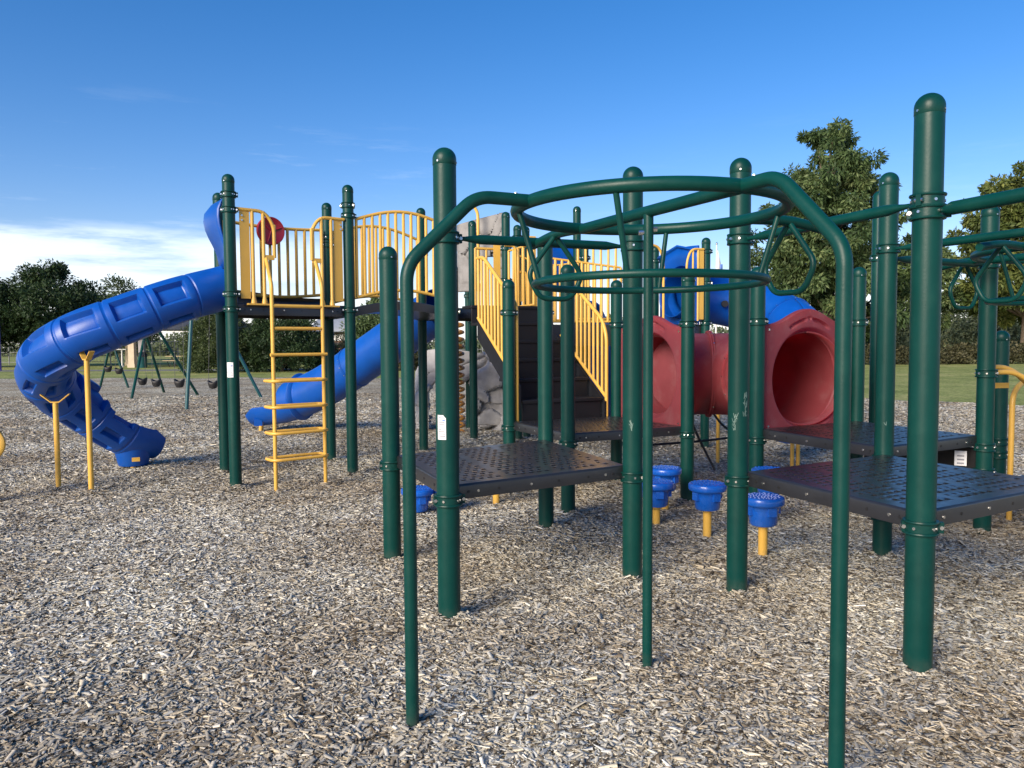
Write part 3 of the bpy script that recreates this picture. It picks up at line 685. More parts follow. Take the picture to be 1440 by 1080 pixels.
# ------------------------------------------------------------------ tube slides
def tube_slide(parent, path, rad, open_from=1.1, lip=None, recess=None, olen=.13, ffrom=.9, seams=(), nth=72, name='tube', mat='blue', maxopen=1.75, thick=.014, nper=14, flare=0., seam_r=.012):
    C_ = catmull(path, nper); N = len(C_); C_ = np.array(C_)
    ln = np.concatenate([[0], np.cumsum(np.linalg.norm(np.diff(C_, axis=0), axis=1))]); tot = ln[-1]
    fr_ = []
    for i in range(N):
        T = C_[min(i + 1, N - 1)] - C_[max(i - 1, 0)]; T /= np.linalg.norm(T)
        side = np.cross(T, (0, 0, 1.)); side /= np.linalg.norm(side); nrm = np.cross(side, T); fr_.append((T, side, nrm))
    mb = MB(); rows = []
    for i in range(N):
        f = ln[i] / tot; T, side, nrm = fr_[i]
        k = 0. if f < open_from else min(1., (f - open_from) / olen)
        k = k * k * (3 - 2 * k); ph = 1e-4 + maxopen * k
        if lip and f > lip: ph = maxopen + (f - lip) / (1 - lip) * .35
        row = []
        for j in range(nth + 1):
            th = ph + (2 * PI - 2 * ph) * j / nth
            r = rad * (1 + flare * max(0, (f - ffrom) / (1 - ffrom)))
            if recess: r -= recess(ln[i], th)
            row.append(tuple(C_[i] + r * (nrm * math.cos(th) + side * math.sin(th))))
        rows.append(row)
    mb.sheet(rows)
    o = part(name, mb, M[mat], parent, sharp=28, solid=thick)
    for s_ in seams:
        i = int(np.argmin(abs(ln - s_ * tot))); T, side, nrm = fr_[i]; r = rad
        prof = [(-.022, .002), (-.02, seam_r), (-.003, seam_r), (0, seam_r * .5), (.003, seam_r), (.02, seam_r), (.022, .002)]
        rr_ = [[tuple(C_[i] + T * dz + (r + dr) * (nrm * math.cos(x) + side * math.sin(x))) for x in np.linspace(0, 2 * PI, 56, endpoint=False)] for dz, dr in prof]
        m2 = MB(); m2.sheet(rr_, closed_u=True)
        for x in np.linspace(0, 2 * PI, 16, endpoint=False):
            dv = nrm * math.cos(x) + side * math.sin(x); p = C_[i] + T * .011 + dv * (r + seam_r); m2.tube([p, p + dv * .006], .008, 6, mi=1)
        part('flange', m2, [M[mat], M['steel']], o, sharp=30)
    return o, C_, fr_, ln

def smooth(a, b, x): t_ = min(1, max(0, (x - a) / (b - a))); return t_ * t_ * (3 - 2 * t_)
ss = thing('spiral_slide', 'big blue spiral tube slide with recessed windows curling off the left tower', 'slide', (-4.6, 9.1, 0), 'blue slides')
spath = [(-3.30, 9.0, 2.22), (-3.73, 8.65, 2.05), (-4.21, 8.4, 1.83), (-4.62, 8.28, 1.65), (-4.99, 8.36, 1.46), (-5.26, 8.66, 1.25), (-5.33, 9.0, 1.04), (-5.22, 9.3, .84), (-5.06, 9.55, .63), (-4.92, 9.76, .47), (-4.83, 9.9, .41), (-4.73, 10.05, .39)]
SEG = .44
def rec(s_, th):
    if s_ < .42 or s_ > 4.0: return 0.
    x = (s_ - .42) % SEG; d = 0.
    for th0, hw, x0, x1, dp in ((1.15, .44, .09, .36, .062), (2.20, .15, .10, .35, .062), (2.95, .15, .10, .35, .058), (3.75, .16, .10, .35, .058), (-1.15 + 2 * PI, .44, .09, .36, .062)):
        a = min(smooth(x0 - .012, x0 + .010, x), 1 - smooth(x1 - .010, x1 + .012, x)); b = 1 - smooth(hw - .02, hw + .05, abs(th - th0)); d = max(d, dp * min(a, b))
    g_ = 1 - smooth(.008, .02, min(x, SEG - x))
    return d + g_ * .012
tube_slide(ss, spath, .245, open_from=.70, recess=rec, nth=220, nper=44, maxopen=1.35, thick=.012, flare=.30, ffrom=.10, lip=.97)
# support poles with yellow saddle brackets
def saddle(parent, x, y, ztop, e, w=.13):
    mb = MB(); mb.tube([(x, y, -.1), (x, y, ztop)], .027, 14); part('support_pole', mb, M['yellow'], parent)
    mb = MB(); e = np.array(e) / np.linalg.norm(e); sgn = np.array((-e[1], e[0])) * .028
    prof = [(-w, .085), (-.04, .0), (.04, .0), (w, .085)]
    for o_ in (0,):
        for (a, za), (b, zb) in zip(prof[:-1], prof[1:]):
            p0 = np.array((x, y)) + e * a; p1 = np.array((x, y)) + e * b
            v = [(*(p0 + sgn), ztop + za), (*(p0 - sgn), ztop + za), (*(p1 - sgn), ztop + zb), (*(p1 + sgn), ztop + zb)]
            v += [(q_[0], q_[1], q_[2] - .012) for q_ in v]; mb.add(v, [(0, 1, 2, 3), (4, 7, 6, 5), (0, 4, 5, 1), (1, 5, 6, 2), (2, 6, 7, 3), (3, 7, 4, 0)])
    part('bracket', mb, M['yellow'], parent)
saddle(ss, -4.451, 8.06, 1.41, (-.75, .6), .13); saddle(ss, -4.921, 8.27, .95, (.95, .25), .14)
mb = MB(); c = np.array((-4.86, 9.80)); mb.lathe([(.17, -.02), (.18, .0), (.21, .13), (.22, .2)], (*c, .04), 28); part('foot', mb, M['blue'], ss)
mb = MB(); mb.tube([(c[0] + .05, c[1] - .12, -.05), (c[0] + .05, c[1] - .12, .1)], .03, 10); mb.box((c[0] + .14, c[1] - .22, .12), (.09, .02, .05), .5); part('foot_bracket', mb, M['yellow'], ss)
# flared canopy over its mouth
mb = MB(); a, b = np.array(QA[0]), np.array(QA[3]); d = b - a; on = np.array((-.80, -.6)); rows = []
for z, w_ in ((3.13, .0), (3.12, .06), (3.08, .14), (3.0, .20), (2.92, .21), (2.84, .195), (2.76, .16), (2.68, .115), (2.6, .07), (2.52, .035), (2.42, .01)):
    rows.append([(*(a + d * (.08 + .84 * f) + on * w_ * (.45 + .55 * math.sin(PI * f))), z) for f in np.linspace(0, 1, 15)])
mb.sheet(rows); part('canopy', mb, M['blue'], ss, solid=.02)
mb = MB(); rows = []
for z in (1.98, 2.1, 2.3, 2.5): rows.append([(*(a + d * f), z) for f in (.06, .2)])
mb.sheet(rows); part('entry_panel', mb, M['blue'], ss, solid=.03)

s2 = thing('straight_slide', 'straight blue tube slide descending behind the ladder to the ground', 'slide', (-3.2, 13.5, 0), 'blue slides')
p2 = [(-1.1, 11.95, 2.06), (-1.4, 12.14, 1.92), (-1.86, 12.5, 1.64), (-2.43, 12.9, 1.30), (-3.06, 13.25, .92), (-3.56, 13.5, .68), (-4.08, 13.75, .50), (-4.65, 14.0, .42)]
tube_slide(s2, p2, .345, open_from=.80, olen=.05, maxopen=1.62, seams=(.20, .48), nth=90, nper=16, thick=.016, flare=.03, seam_r=.018, lip=.96)
mb = MB(); rows = []                                                        # raised hood rim over the exit
T = np.array((-.93, .36, -.1)); T /= np.linalg.norm(T); sd_ = np.cross(T, (0, 0, 1.)); sd_ /= np.linalg.norm(sd_); nn_ = np.cross(sd_, T); c = np.array((-3.72, 13.58, .62))
for dz, dr in ((-.05, .0), (-.03, .05), (.0, .075), (.03, .05), (.05, .0)):
    rows.append([tuple(c + T * dz * 1.4 + (.345 + dr) * (nn_ * math.cos(x) + sd_ * math.sin(x))) for x in np.linspace(0, 2 * PI, 48, endpoint=False)])
mb.sheet(rows, closed_u=True); part('hood', mb, M['blue'], s2)
mb = MB(); mb.tube([(-4.55, 13.85, -.05), (-4.53, 13.85, .12)], .04, 10); part('support_pole', mb, M['yellow'], s2)
mb = MB(); mb.box((-4.53, 13.66, .16), (.14, .05, .12), .3); part('foot', mb, M['blue'], s2)

s3 = thing('tube_slide', 'blue tube slide curving down behind the two red tunnel panels', 'slide', (3.4, 11., 0), 'blue slides')
p3 = [(2.5, 11.90, 2.30), (2.95, 12.1, 2.24), (3.45, 12.12, 2.15), (3.85, 11.8, 2.0), (4.08, 11.3, 1.8), (4.08, 10.7, 1.5), (3.9, 10.2, 1.15), (3.6, 9.9, .8), (3.35, 9.7, .5)]
tube_slide(s3, p3, .37, open_from=1.2, seams=(.30, .47, .7), nth=56, seam_r=.02)
mb = MB(); a, b = np.array(QC[1]), np.array(QC[2]); d = b - a; on = np.array((.9, .42))
K = 48; rows = []
def outline(x):                                       # square plate with an arched top
    cx_, cz_ = math.cos(x), math.sin(x); k_ = 1 / max(abs(cx_) / .52, abs(cz_) / (.62 if cz_ < 0 else .66)); return cx_ * k_, cz_ * k_ * (1 - (.0 if cz_ < 0 else .12 * abs(cx_) ** 3))
for f, o_ in ((0, 0.), (.6, .0), (.9, .03), (1., .10), (1.05, .18)):
    row = []
    for x in np.linspace(0, 2 * PI, K, endpoint=False):
        ox, oz = outline(x); ix, iz = .37 * math.cos(x), .37 * math.sin(x); w_ = ox * (1 - f) + ix * f; zz = oz * (1 - f) + iz * f
        row.append((*(a + d * (.5 + w_ / np.linalg.norm(d)) + on * o_), 2.33 + zz))
    rows.append(row)
mb.sheet(rows, closed_u=True); part('entry_panel', mb, M['blue'], s3, solid=.03)
mb = MB(); rows = []
for z, w_ in ((3.02, .0), (3.0, .08), (2.92, .16), (2.8, .2), (2.66, .2)):
    rows.append([(*(a + d * (.1 + .8 * f) + on * w_ * (.5 + .5 * math.sin(PI * f)) - on * .05), z - .25 * abs(f - .5)) for f in np.linspace(0, 1, 13)])
mb.sheet(rows); part('canopy', mb, M['blue'], s3, solid=.03)
mb = MB(); c = np.array((3.24, 11.76, 2.12)); mb.tube([c, c + np.array((.0, -.045, 0))], .05, 20); part('porthole', mb, M['blackmatte'], s3)
for x, y in ((3.42, 9.35), (3.5, 9.37), (2.66, 9.9)): part('support_pole', MB().tube([(x, y, -.05), (x, y, .72)], .024, 10), M['yellow'], s3)

s4 = thing('chute_slide', 'small blue slide glimpsed between the right stair rail and the red tunnel', 'slide', (1.5, 13.5, 0), 'blue slides')
tube_slide(s4, [(1.2, 13.1, 2.0), (1.45, 13.5, 1.6), (1.68, 13.9, 1.15), (1.8, 14.4, .75), (1.85, 15.0, .45), (1.9, 15.6, .35)], .34, open_from=.75, nth=40, seam_r=.02)
mb = MB(); rows = []
for z, w_ in ((3.14, .0), (3.06, .12), (2.9, .2), (2.6, .2), (2.4, .1)): rows.append([(.45 + .75 * f, 12.95 + .26 * f - w_ * .3 * math.sin(PI * f), z) for f in np.linspace(0, 1, 9)])
mb.sheet(rows); part('canopy', mb, M['blue'], s4, solid=.03)

# ------------------------------------------------------------------ red crawl tunnel
tn = thing('crawl_tunnel', 'red plastic crawl tunnel bending between the two low platforms', 'crawl tunnel', (2.2, 8.2, 0))
def red_panel(pa_, pb_, zc, zb, zs, zt, r_in, out, label):
    """plate with a round mouth, arched shoulders and two sunk grip slots; out = side the tunnel is on"""
    pa_ = np.array(pa_); pb_ = np.array(pb_); d = pb_ - pa_; L_ = np.linalg.norm(d); e = d / L_; hw = L_ / 2 - .085; c = (pa_ + pb_) / 2; out = np.array(out) / np.linalg.norm(out)
    K = 160; J = 26
    top = lambda w: zs + (zt - zs) * (.5 + .5 * math.cos(PI * min(1, abs(w) / (hw * .86)))) 
    def bound(x):
        cx_, cz_ = math.cos(x), math.sin(x); lo, hi = 0, 2.
        for _ in range(28):
            m_ = (lo + hi) / 2; w, z = cx_ * m_, zc + cz_ * m_
            if abs(w) <= hw and zb <= z <= top(w): lo = m_
            else: hi = m_
        return lo
    rows = []
    for j in range(J + 1):
        f = j / J; row = []
        for x in np.linspace(0, 2 * PI, K, endpoint=False):
            B = bound(x); rr_ = r_in + (B - r_in) * f
            o_ = 0.
            w, z = rr_ * math.cos(x), rr_ * math.sin(x)
            lipd = rr_ - r_in
            o_ += .075 * (1 - smooth(0, .06, lipd)) ** 1.5          # rounded roll into the mouth
            for x0, x1 in ((1.10, 1.475), (PI - 1.475, PI - 1.10)):
                g_ = min(smooth(x0 - .03, x0 + .02, x), 1 - smooth(x1 - .02, x1 + .03, x)); rm = .545 - .05 * abs(x - PI / 2)
                o_ += .030 * g_ * (1 - smooth(.008, .02, abs(rr_ - rm)))
            o_ += .022 * (1 - smooth(.010, .02, math.hypot(w, z - .545)))
            if f == 1: o_ += .012
            row.append((*(c + e * w + out * o_), zc + z))
        rows.append(row)
    rows.append([(q_[0] + out[0] * .05, q_[1] + out[1] * .05, q_[2]) for q_ in rows[-1]])
    mb = MB(); mb.sheet(rows, closed_u=True)
    for w, z in ((-hw + .05, zb + .05), (hw - .05, zb + .05), (-hw + .05, zs - .05), (hw - .05, zs - .05)):
        p = c + e * w - out * .0; q_ = p - out * .008; mb.tube([(*p, z), (*q_, z)], .010, 8, mi=1)
    return part('end_panel', mb, [M['red'], M['steel']], tn, sharp=50)
zc = 1.205
red_panel(P966, P865, zc, .70, 1.70, 1.82, .40, (.88, .47), '')
red_panel(P1066, P1209, zc, .75, 1.70, 1.84, .42, (-.47, .88), '')
c1 = (np.array(P966) + np.array(P865)) / 2; c2 = (np.array(P1066) + np.array(P1209)) / 2
corner = np.array((2.32, 8.40))
q1 = c1 + np.array((.88, .47)) * .04; q2 = c2 + np.array((-.47, .88)) * .04
pth = [(*q1, zc), (*(q1 + (corner - q1) * .4), zc)] + [tuple(((1 - t_) ** 2 * np.append(q1 + (corner - q1) * .45, zc) + 2 * t_ * (1 - t_) * np.append(corner, zc) + t_ * t_ * np.append(q2 + (corner - q2) * .45, zc))) for t_ in np.linspace(0, 1, 9)] + [(*q2, zc)]
tube_slide(tn, pth, .425, seams=(.34, .66), nth=64, name='tunnel', mat='red', nper=6, seam_r=.036)

# ------------------------------------------------------------------ rope net, handrails at right, coil climber, rock climber
rp = thing('rope_net', 'slack black rope net strung low under the red tunnel', 'rope net', (2.2, 9.4, 0)); 
for pts in ([(1.55, 8.9, .35), (2.2, 9.0, .38), (2.7, 9.1, .42)], [(2.06, 9.0, .72), (2.2, 9.0, .4), (2.36, 8.9, .05)], [(2.35, 9.0, .72), (2.5, 9.05, .55), (2.72, 9.1, .42)], [(1.25, 8.75, .40), (1.45, 8.6, .12)], [(1.95, 9., .70), (2.02, 9.1, .75), (2.35, 9.05, .70)]):
    part('rope', MB().tube(catmull(pts, 5), .014, 8), M['blackmatte'], rp)
yc = thing('curved_handrails', 'curved yellow handrails bending down beside the right edge', 'handrail', (4.5, 6.9, 0))
for dy in (0, .09): part('rail', MB().tube(fillet([(3.86, 6.2 + dy, 1.285 + dy * .4), (4.1, 6.25 + dy, 1.29 + dy * .4), (4.42, 6.3 + dy, 1.06), (4.62, 6.3 + dy, .5)], .2, 8), .021, 12), M['yellow'], yc)
part('rail', MB().tube(fillet([(4.27, 6.55, -.05), (4.27, 6.55, 1.1), (4.55, 6.75, 1.24), (4.9, 6.9, 1.2)], .12, 6), .023, 12), M['yellow'], yc)
mb = MB(); mb.box((4.16, 6.55, 1.16), (.14, .04, .045), .1); part('bracket', mb, M['yellow'], yc)
part('rail', MB().tube(fillet([(3.85, 8.0, .0), (3.95, 7.6, .60), (4.3, 7.2, .56)], .2, 6), .03, 10), M['yellow'], yc); part('leg', MB().tube([(3.72, 6.62, -.05), (3.72, 6.62, .36)], .022, 10), M['yellow'], yc)
ps = thing('tall_post', 'green post partly hidden behind the post with the swept beam at right', 'post', (3.72, 7.85, 0)); 
mb = MB(); mb.lathe([(PR, -.1), (PR, 2.98), (PR * .9, 3.02), (PR * .5, 3.045), (.01, 3.05)], (3.72, 7.85, 0), 28); part('shaft', mb, M['green'], ps); o = link('clamp', clamp_mesh(PR), ps, (3.72, 7.85, 2.38))
pf = thing('tall_post', 'short green post behind the yellow handrails at the right edge', 'post', (4.05, 6.2, 0))
bpy.data.objects.remove(pf)

cc = thing('coil_climber', 'brown corkscrew coil climber with a hooked yellow pole by the rock', 'climber', (-.85, 13.0, 0))
pts = [(-.93 + .10 * math.cos(a), 13.2 + .10 * math.sin(a), .02 + a * .0195) for a in np.linspace(0, 2 * PI * 17, 17 * 14)]
part('coil', MB().tube(pts, .024, 8), M['copper'], cc)
part('pole', MB().tube(fillet([(-.95, 13.2, 3.75), (-.75, 13.2, 3.98), (-.56, 13.2, 3.8), (-.56, 13.2, 1.6)], .2, 8), .026, 12), M['yellow'], cc)

rk = thing('rock_climber', 'grey moulded rock climbing wall with an arched hole under the middle tower', 'rock climber', (-.9, 14.2, 0))
rn = np.random.default_rng(11)
def rock_wall(x0, x1, y0, y1, z0, top, seeds, depth, hole=None, nx=110, nz=90, off=None):
    sx = rn.uniform(0, 1, seeds); sz = rn.uniform(0, 1, seeds); sdp = rn.uniform(0, 1, seeds); gx = rn.uniform(-.9, .9, seeds); gz = rn.uniform(-1.1, .3, seeds)
    rows = []
    for k in range(nz + 1):
        v_ = k / nz; row = []
        for i in range(nx + 1):
            u_ = i / nx; zt_ = top(u_); wob = .035 * math.sin(9 * v_ + 4 * u_) + .02 * math.sin(23 * u_ + 11 * v_)
            dd = np.hypot((sx - u_ - wob) * 1.25, sz - v_ - wob * .8); o1, o2 = np.argsort(dd)[:2]; g_ = smooth(0, .02, dd[o2] - dd[o1])
            dep = (sdp[o1] * .55 + gx[o1] * (u_ - sx[o1]) + gz[o1] * (v_ - sz[o1]) + .28) * g_ + .1
            dep *= smooth(0, .06, min(u_, 1 - u_)) * .8 + .2
            dep = min(dep, .95) * (1. if v_ > .12 else .9)
            x = x0 + (x1 - x0) * u_; y = y0 + (y1 - y0) * u_ - dep * depth
            row.append((x, y, z0 + (zt_ - z0) * v_))
        rows.append(row)
    mb = MB(); b = nx + 1; vs = [p for r_ in rows for p in r_]; fs = []
    for k in range(nz):
        for i in range(nx):
            cx_ = x0 + (x1 - x0) * (i + .5) / nx; cz_ = (rows[k][i][2] + rows[k + 1][i][2]) / 2
            if hole and hole(cx_, cz_): continue
            fs.append((k * b + i, k * b + i + 1, (k + 1) * b + i + 1, (k + 1) * b + i))
    mb.add(vs, fs); return mb
hole = lambda x, z: abs(x + 1.10) < .40 and z < .62 + .33 * math.sqrt(max(0, 1 - ((x + 1.10) / .40) ** 2))
tp = lambda u_: 1.38 + .06 * math.sin(6 * u_) - .35 * smooth(.12, 0, u_) - .1 * smooth(.9, 1, u_)
part('rock_base', rock_wall(-1.75, .35, 14.2, 13.9, -.05, tp, 34, .42, hole), M['rock'], rk, sharp=60, solid=.10)
part('rock_face', rock_wall(-.92, -.05, 13.7, 13.4, 2.45, lambda u_: 3.62 + .16 * u_, 9, .16, lambda x, z: (x > -.55 and x < -.22 and z < 3.05 - 2.2 * (x + .33) ** 2), 50, 50), M['rockshaded'], rk, sharp=60, solid=.08)
for x, y, top in ((-.78, 14.0, 3.72), (-.1, 13.7, 3.5)): add_post(rk, x, y, top, [2.4])

# ------------------------------------------------------------------ things at the left edge
sr = thing('spring_rider', 'rounded yellow plastic panel of a play piece just in view at the left edge', 'play piece', (-5.35, 7.6, 0))
c = np.array((-5.35, 7.62, .58)); mb = MB(); rows = []
for rr_, o_ in ((0., .03), (.8, .03), (.95, .024), (1., .01), (1., -.01), (.95, -.024), (.8, -.03), (0, -.03)):
    rows.append([tuple(c + np.array((.30 * rr_ * math.cos(x), o_, .215 * rr_ * math.sin(x)))) for x in np.linspace(0, 2 * PI, 40, endpoint=False)])
mb.sheet(rows, closed_u=True); part('panel', mb, M['yellow'], sr)
part('coil_spring', MB().tube([(-5.35 + .09 * math.cos(a), 7.62 + .09 * math.sin(a), .0 + a * .0115) for a in np.linspace(0, 2 * PI * 5.3, 90)], .016, 8), M['blackmatte'], sr)

# ------------------------------------------------------------------ fast meshes from arrays
def fast_mesh(name, V, F, mats, shade=None, smooth=False):
    me = bpy.data.meshes.new(name); n = len(F); k = F.shape[1]
    me.vertices.add(len(V)); me.vertices.foreach_set('co', np.ascontiguousarray(V, np.float32).ravel())
    me.loops.add(n * k); me.loops.foreach_set('vertex_index', np.ascontiguousarray(F, np.int32).ravel())
    me.polygons.add(n); me.polygons.foreach_set('loop_start', np.arange(0, n * k, k, dtype=np.int32))
    try: me.polygons.foreach_set('loop_total', np.full(n, k, np.int32))
    except Exception: pass
    for m in mats: me.materials.append(m)
    if smooth: me.polygons.foreach_set('use_smooth', np.ones(n, bool))
    if shade is not None:
        a = me.attributes.new('shade', 'FLOAT', 'FACE'); a.data.foreach_set('value', np.ascontiguousarray(shade, np.float32))
    me.update(calc_edges=True); me.validate(); return me
def gz(x, y):
    return (.018 * np.sin(1.7 * x + .9 * y + .5) * np.sin(1.3 * y - .6 * x) + .010 * np.sin(4.1 * x + 2.) * np.sin(3.6 * y + .7 * x) + .006 * np.sin(9. * x + 5 * y) * np.sin(8. * y - 4 * x)) - .006
# ---- mulch bed
xs = np.linspace(-46, 26, 330)
def ymax(x):
    return np.interp(x, [-46, -24, -12, -4, 2, 6, 10, 11.5, 14, 26], [34, 36.5, 36, 34, 30, 25.5, 20.2, 18.7, 16.2, 8]) + .25 * np.sin(x * .9) + .12 * np.sin(x * 2.3)
vs_ = np.concatenate([np.linspace(0, 1, 260), [1.0]])
XX = np.repeat(xs[None], len(vs_), 0); YM = ymax(XX); YY = -12 + (YM + 12) * (vs_[:, None] ** 1.25)
ZZ = gz(XX, YY); ZZ[-1] = -.12
nx = len(xs); ii, jj = np.meshgrid(np.arange(len(vs_) - 1), np.arange(nx - 1), indexing='ij'); b0 = (ii * nx + jj).ravel()
struct('mulch_bed', fast_mesh('mulch_bed', np.stack([XX.ravel(), YY.ravel(), ZZ.ravel()], 1), np.stack([b0, b0 + 1, b0 + nx + 1, b0 + nx], 1), [M['mulch']], smooth=True))
gx_ = np.concatenate([np.linspace(-420, -60, 12), np.linspace(-50, 80, 40), np.linspace(100, 420, 12)]); gy_ = np.concatenate([np.linspace(-60, 10, 6), np.linspace(14, 90, 50), np.linspace(100, 700, 14)])
XX, YY = np.meshgrid(gx_, gy_); ZZ = -.05 + .0 * XX; nx = len(gx_); ii, jj = np.meshgrid(np.arange(len(gy_) - 1), np.arange(nx - 1), indexing='ij'); b0 = (ii * nx + jj).ravel()
struct('ground', fast_mesh('ground', np.stack([XX.ravel(), YY.ravel(), ZZ.ravel()], 1), np.stack([b0, b0 + 1, b0 + nx + 1, b0 + nx], 1), [M['grass']], smooth=True))
mb = MB(); mb.sheet([[(x, y0 + .6 * math.sin(x * .1), -.046) for x in np.linspace(-70, -3, 30)] for y0 in (48.3, 50.6)]); struct('path', mb.mesh('path', [M['path']]))

# ---- loose wood chips lying on the bed
def chips():
    rg = np.random.default_rng(5); ys, xs_ = [], []
    for y0, y1, d0, d1 in ((1.7, 4.4, 9500, 9500), (4.4, 8.2, 9000, 3600), (8.2, 13., 3600, 1200), (13., 24., 1200, 160)):
        A = (y1 - y0) * (2 * .76 * y1 + 1.2); n = int(A * max(d0, d1)); yy = rg.uniform(y0, y1, n); xx = rg.uniform(-1, 1, n) * (.76 * y1 + .6)
        k = (np.abs(xx) < .76 * yy + .6) & (rg.uniform(0, 1, n) < (d0 + (d1 - d0) * (yy - y0) / (y1 - y0)) / max(d0, d1)) & (yy < ymax(xx) - .3); ys.append(yy[k]); xs_.append(xx[k])
    feet = [(P[0], P[1], PR) for P in (P551, P631, P889, P767, P1037, P1291, P1240, P797, P966, P865, P717, P1066, P1209, P1388, *QA)] + [(-.415, 3.06, .027), (.63, 3.56, .024), (1.103, 2.57, .027), (-2.487, 8.02, .02), (-2.05, 8.37, .02), (-4.45, 8.02, .027), (-4.92, 8.25, .027)]
    for px, py, pr in feet:                                 # a loose collar round each foot
        n = int(420 * (pr / PR * .7 + .3)); rr_ = pr + .002 + np.abs(rg.normal(0, .06, n)); aa = rg.uniform(0, 2 * PI, n); xs_.append(px + rr_ * np.cos(aa)); ys.append(py + rr_ * np.sin(aa))
    y = np.concatenate(ys); x = np.concatenate(xs_); N = len(x)
    def heap(x, y):
        h = np.zeros_like(x)
        for px, py, pr in feet: h += .024 * (.4 + .6 * pr / PR) * np.exp(-((np.hypot(x - px, y - py) - pr) / .075) ** 2) * (1 + .5 * np.sin(3 * np.arctan2(y - py, x - px) + px * 9))
        return h
    L = np.clip(rg.lognormal(-3.86, .50, N), .008, .07); w = L * np.clip(rg.normal(.42, .14, N), .14, .8); w = np.clip(w, .004, .019); th = np.clip(rg.normal(.0022, .0008, N), .001, .005)
    fl_ = rg.uniform(0, 1, N) < .13; w = np.where(fl_, np.clip(L * rg.uniform(.55, .9, N), .006, .026), w); L = np.where(fl_, L * 1.12, L)
    big = 1 + .8 * np.clip((y - 5) / 12, 0, 1); L *= big; w *= big
    yaw = rg.uniform(0, 2 * PI, N); pit = rg.normal(0, .13, N); rol = rg.normal(0, .19, N)
    z = gz(x, y) + rg.uniform(-.001, .009, N) + heap(x, y) + np.abs(np.sin(pit)) * L * .35
    hx, hy, hz = L / 2, w / 2, th / 2
    tap = rg.uniform(.45, 1.0, N); tap2 = rg.uniform(.6, 1., N); bend = rg.normal(0, .06, N) * L; skew = rg.normal(0, .25, N) * w
    lx = np.stack([-hx, -hx, hx, hx, -hx, -hx, hx, hx], 1); ly = np.stack([-hy * tap + skew, hy * tap2 + skew, hy * tap2, -hy * tap, -hy * tap + skew, hy * tap2 + skew, hy * tap2, -hy * tap], 1)
    lz = np.stack([-hz] * 4 + [hz] * 4, 1) + np.stack([bend, -bend, bend, -bend] * 2, 1)
    cr, sr_ = np.cos(rol)[:, None], np.sin(rol)[:, None]; ly, lz = ly * cr - lz * sr_, ly * sr_ + lz * cr
    cp, sp = np.cos(pit)[:, None], np.sin(pit)[:, None]; lx, lz = lx * cp + lz * sp, -lx * sp + lz * cp
    cy_, sy = np.cos(yaw)[:, None], np.sin(yaw)[:, None]; lx, ly = lx * cy_ - ly * sy, lx * sy + ly * cy_
    V = np.stack([lx + x[:, None], ly + y[:, None], lz + z[:, None]], 2).reshape(-1, 3)
    base = (np.arange(N) * 8)[:, None, None]; f = np.array([[4, 5, 6, 7], [1, 2, 6, 5], [3, 0, 4, 7]])[None]
    F = (base + f).reshape(-1, 4); sh = np.repeat(np.clip(rg.beta(1.45, 1.2, N), 0, 1), 3)
    o = link('wood_chips', fast_mesh('wood_chips', V, F, [M['chip']], sh)); o['kind'] = 'stuff'
    o['label'] = 'loose grey and tan wood chips covering the playground bed'
chips()

# ------------------------------------------------------------------ trees and shrubs
def leaves(rg, cen, rad, per, L, droop=.4, wid=.42, flat=1.):
    """leaf-shaped faces packed round many clump centres"""
    n = len(cen); C_ = np.repeat(cen, per, 0); Rr = np.repeat(rad, per)
    d = rg.normal(size=(n * per, 3)); d /= np.linalg.norm(d, axis=1)[:, None]
    P = C_ + d * (Rr * rg.uniform(.25, 1.05, n * per) ** .6)[:, None] * np.array((1, 1, .8))
    ax = d + rg.normal(size=d.shape) * .7; ax[:, 2] -= droop; ax /= np.linalg.norm(ax, axis=1)[:, None]
    sd_ = np.cross(ax, rg.normal(size=d.shape)); sd_ /= np.linalg.norm(sd_, axis=1)[:, None]
    l = L * rg.uniform(.6, 1.35, n * per); w = l * wid * .5
    bend = np.cross(ax, sd_) * (l * .12)[:, None]
    V = np.stack([P, P + ax * (l * .45)[:, None] + sd_ * w[:, None] + bend, P + ax * l[:, None], P + ax * (l * .45)[:, None] - sd_ * w[:, None] + bend], 1).reshape(-1, 3)
    F = np.arange(n * per * 4).reshape(-1, 4)
    cs = np.repeat(rg.uniform(0, 1, n), per); sh = np.clip(.5 * cs + .5 * rg.uniform(0, 1, n * per), 0, 1)
    return V, F, sh
def crown_clumps(rg, prof, H0, H1, n, shell=.55):
    """clump centres inside a crown whose radius follows prof(height fraction)"""
    h = rg.uniform(0, 1, n * 3); r = prof(h); keep = rg.uniform(0, 1, n * 3) < (r / r.max()) ** 1.2; h = h[keep][:n]; r = prof(h)
    a = rg.uniform(0, 2 * PI, len(h)); lob = 1 + .07 * np.sin(2 * a + 5 * h + 1.) + .12 * np.sin(5 * a - 19 * h) + .10 * np.sin(31 * h + 2 * a); q = r * lob * (shell + (1 - shell) * rg.uniform(0, 1, len(h)) ** .5) * rg.uniform(.72, 1.14, len(h))
    out_ = rg.uniform(0, 1, len(h)) < .10; q = np.where(out_, r * rg.uniform(1.0, 1.32, len(h)), q)
    return np.stack([q * np.cos(a), q * np.sin(a), H0 + (H1 - H0) * h + np.where(h > .9, rg.uniform(0, .7, len(h)), 0)], 1)
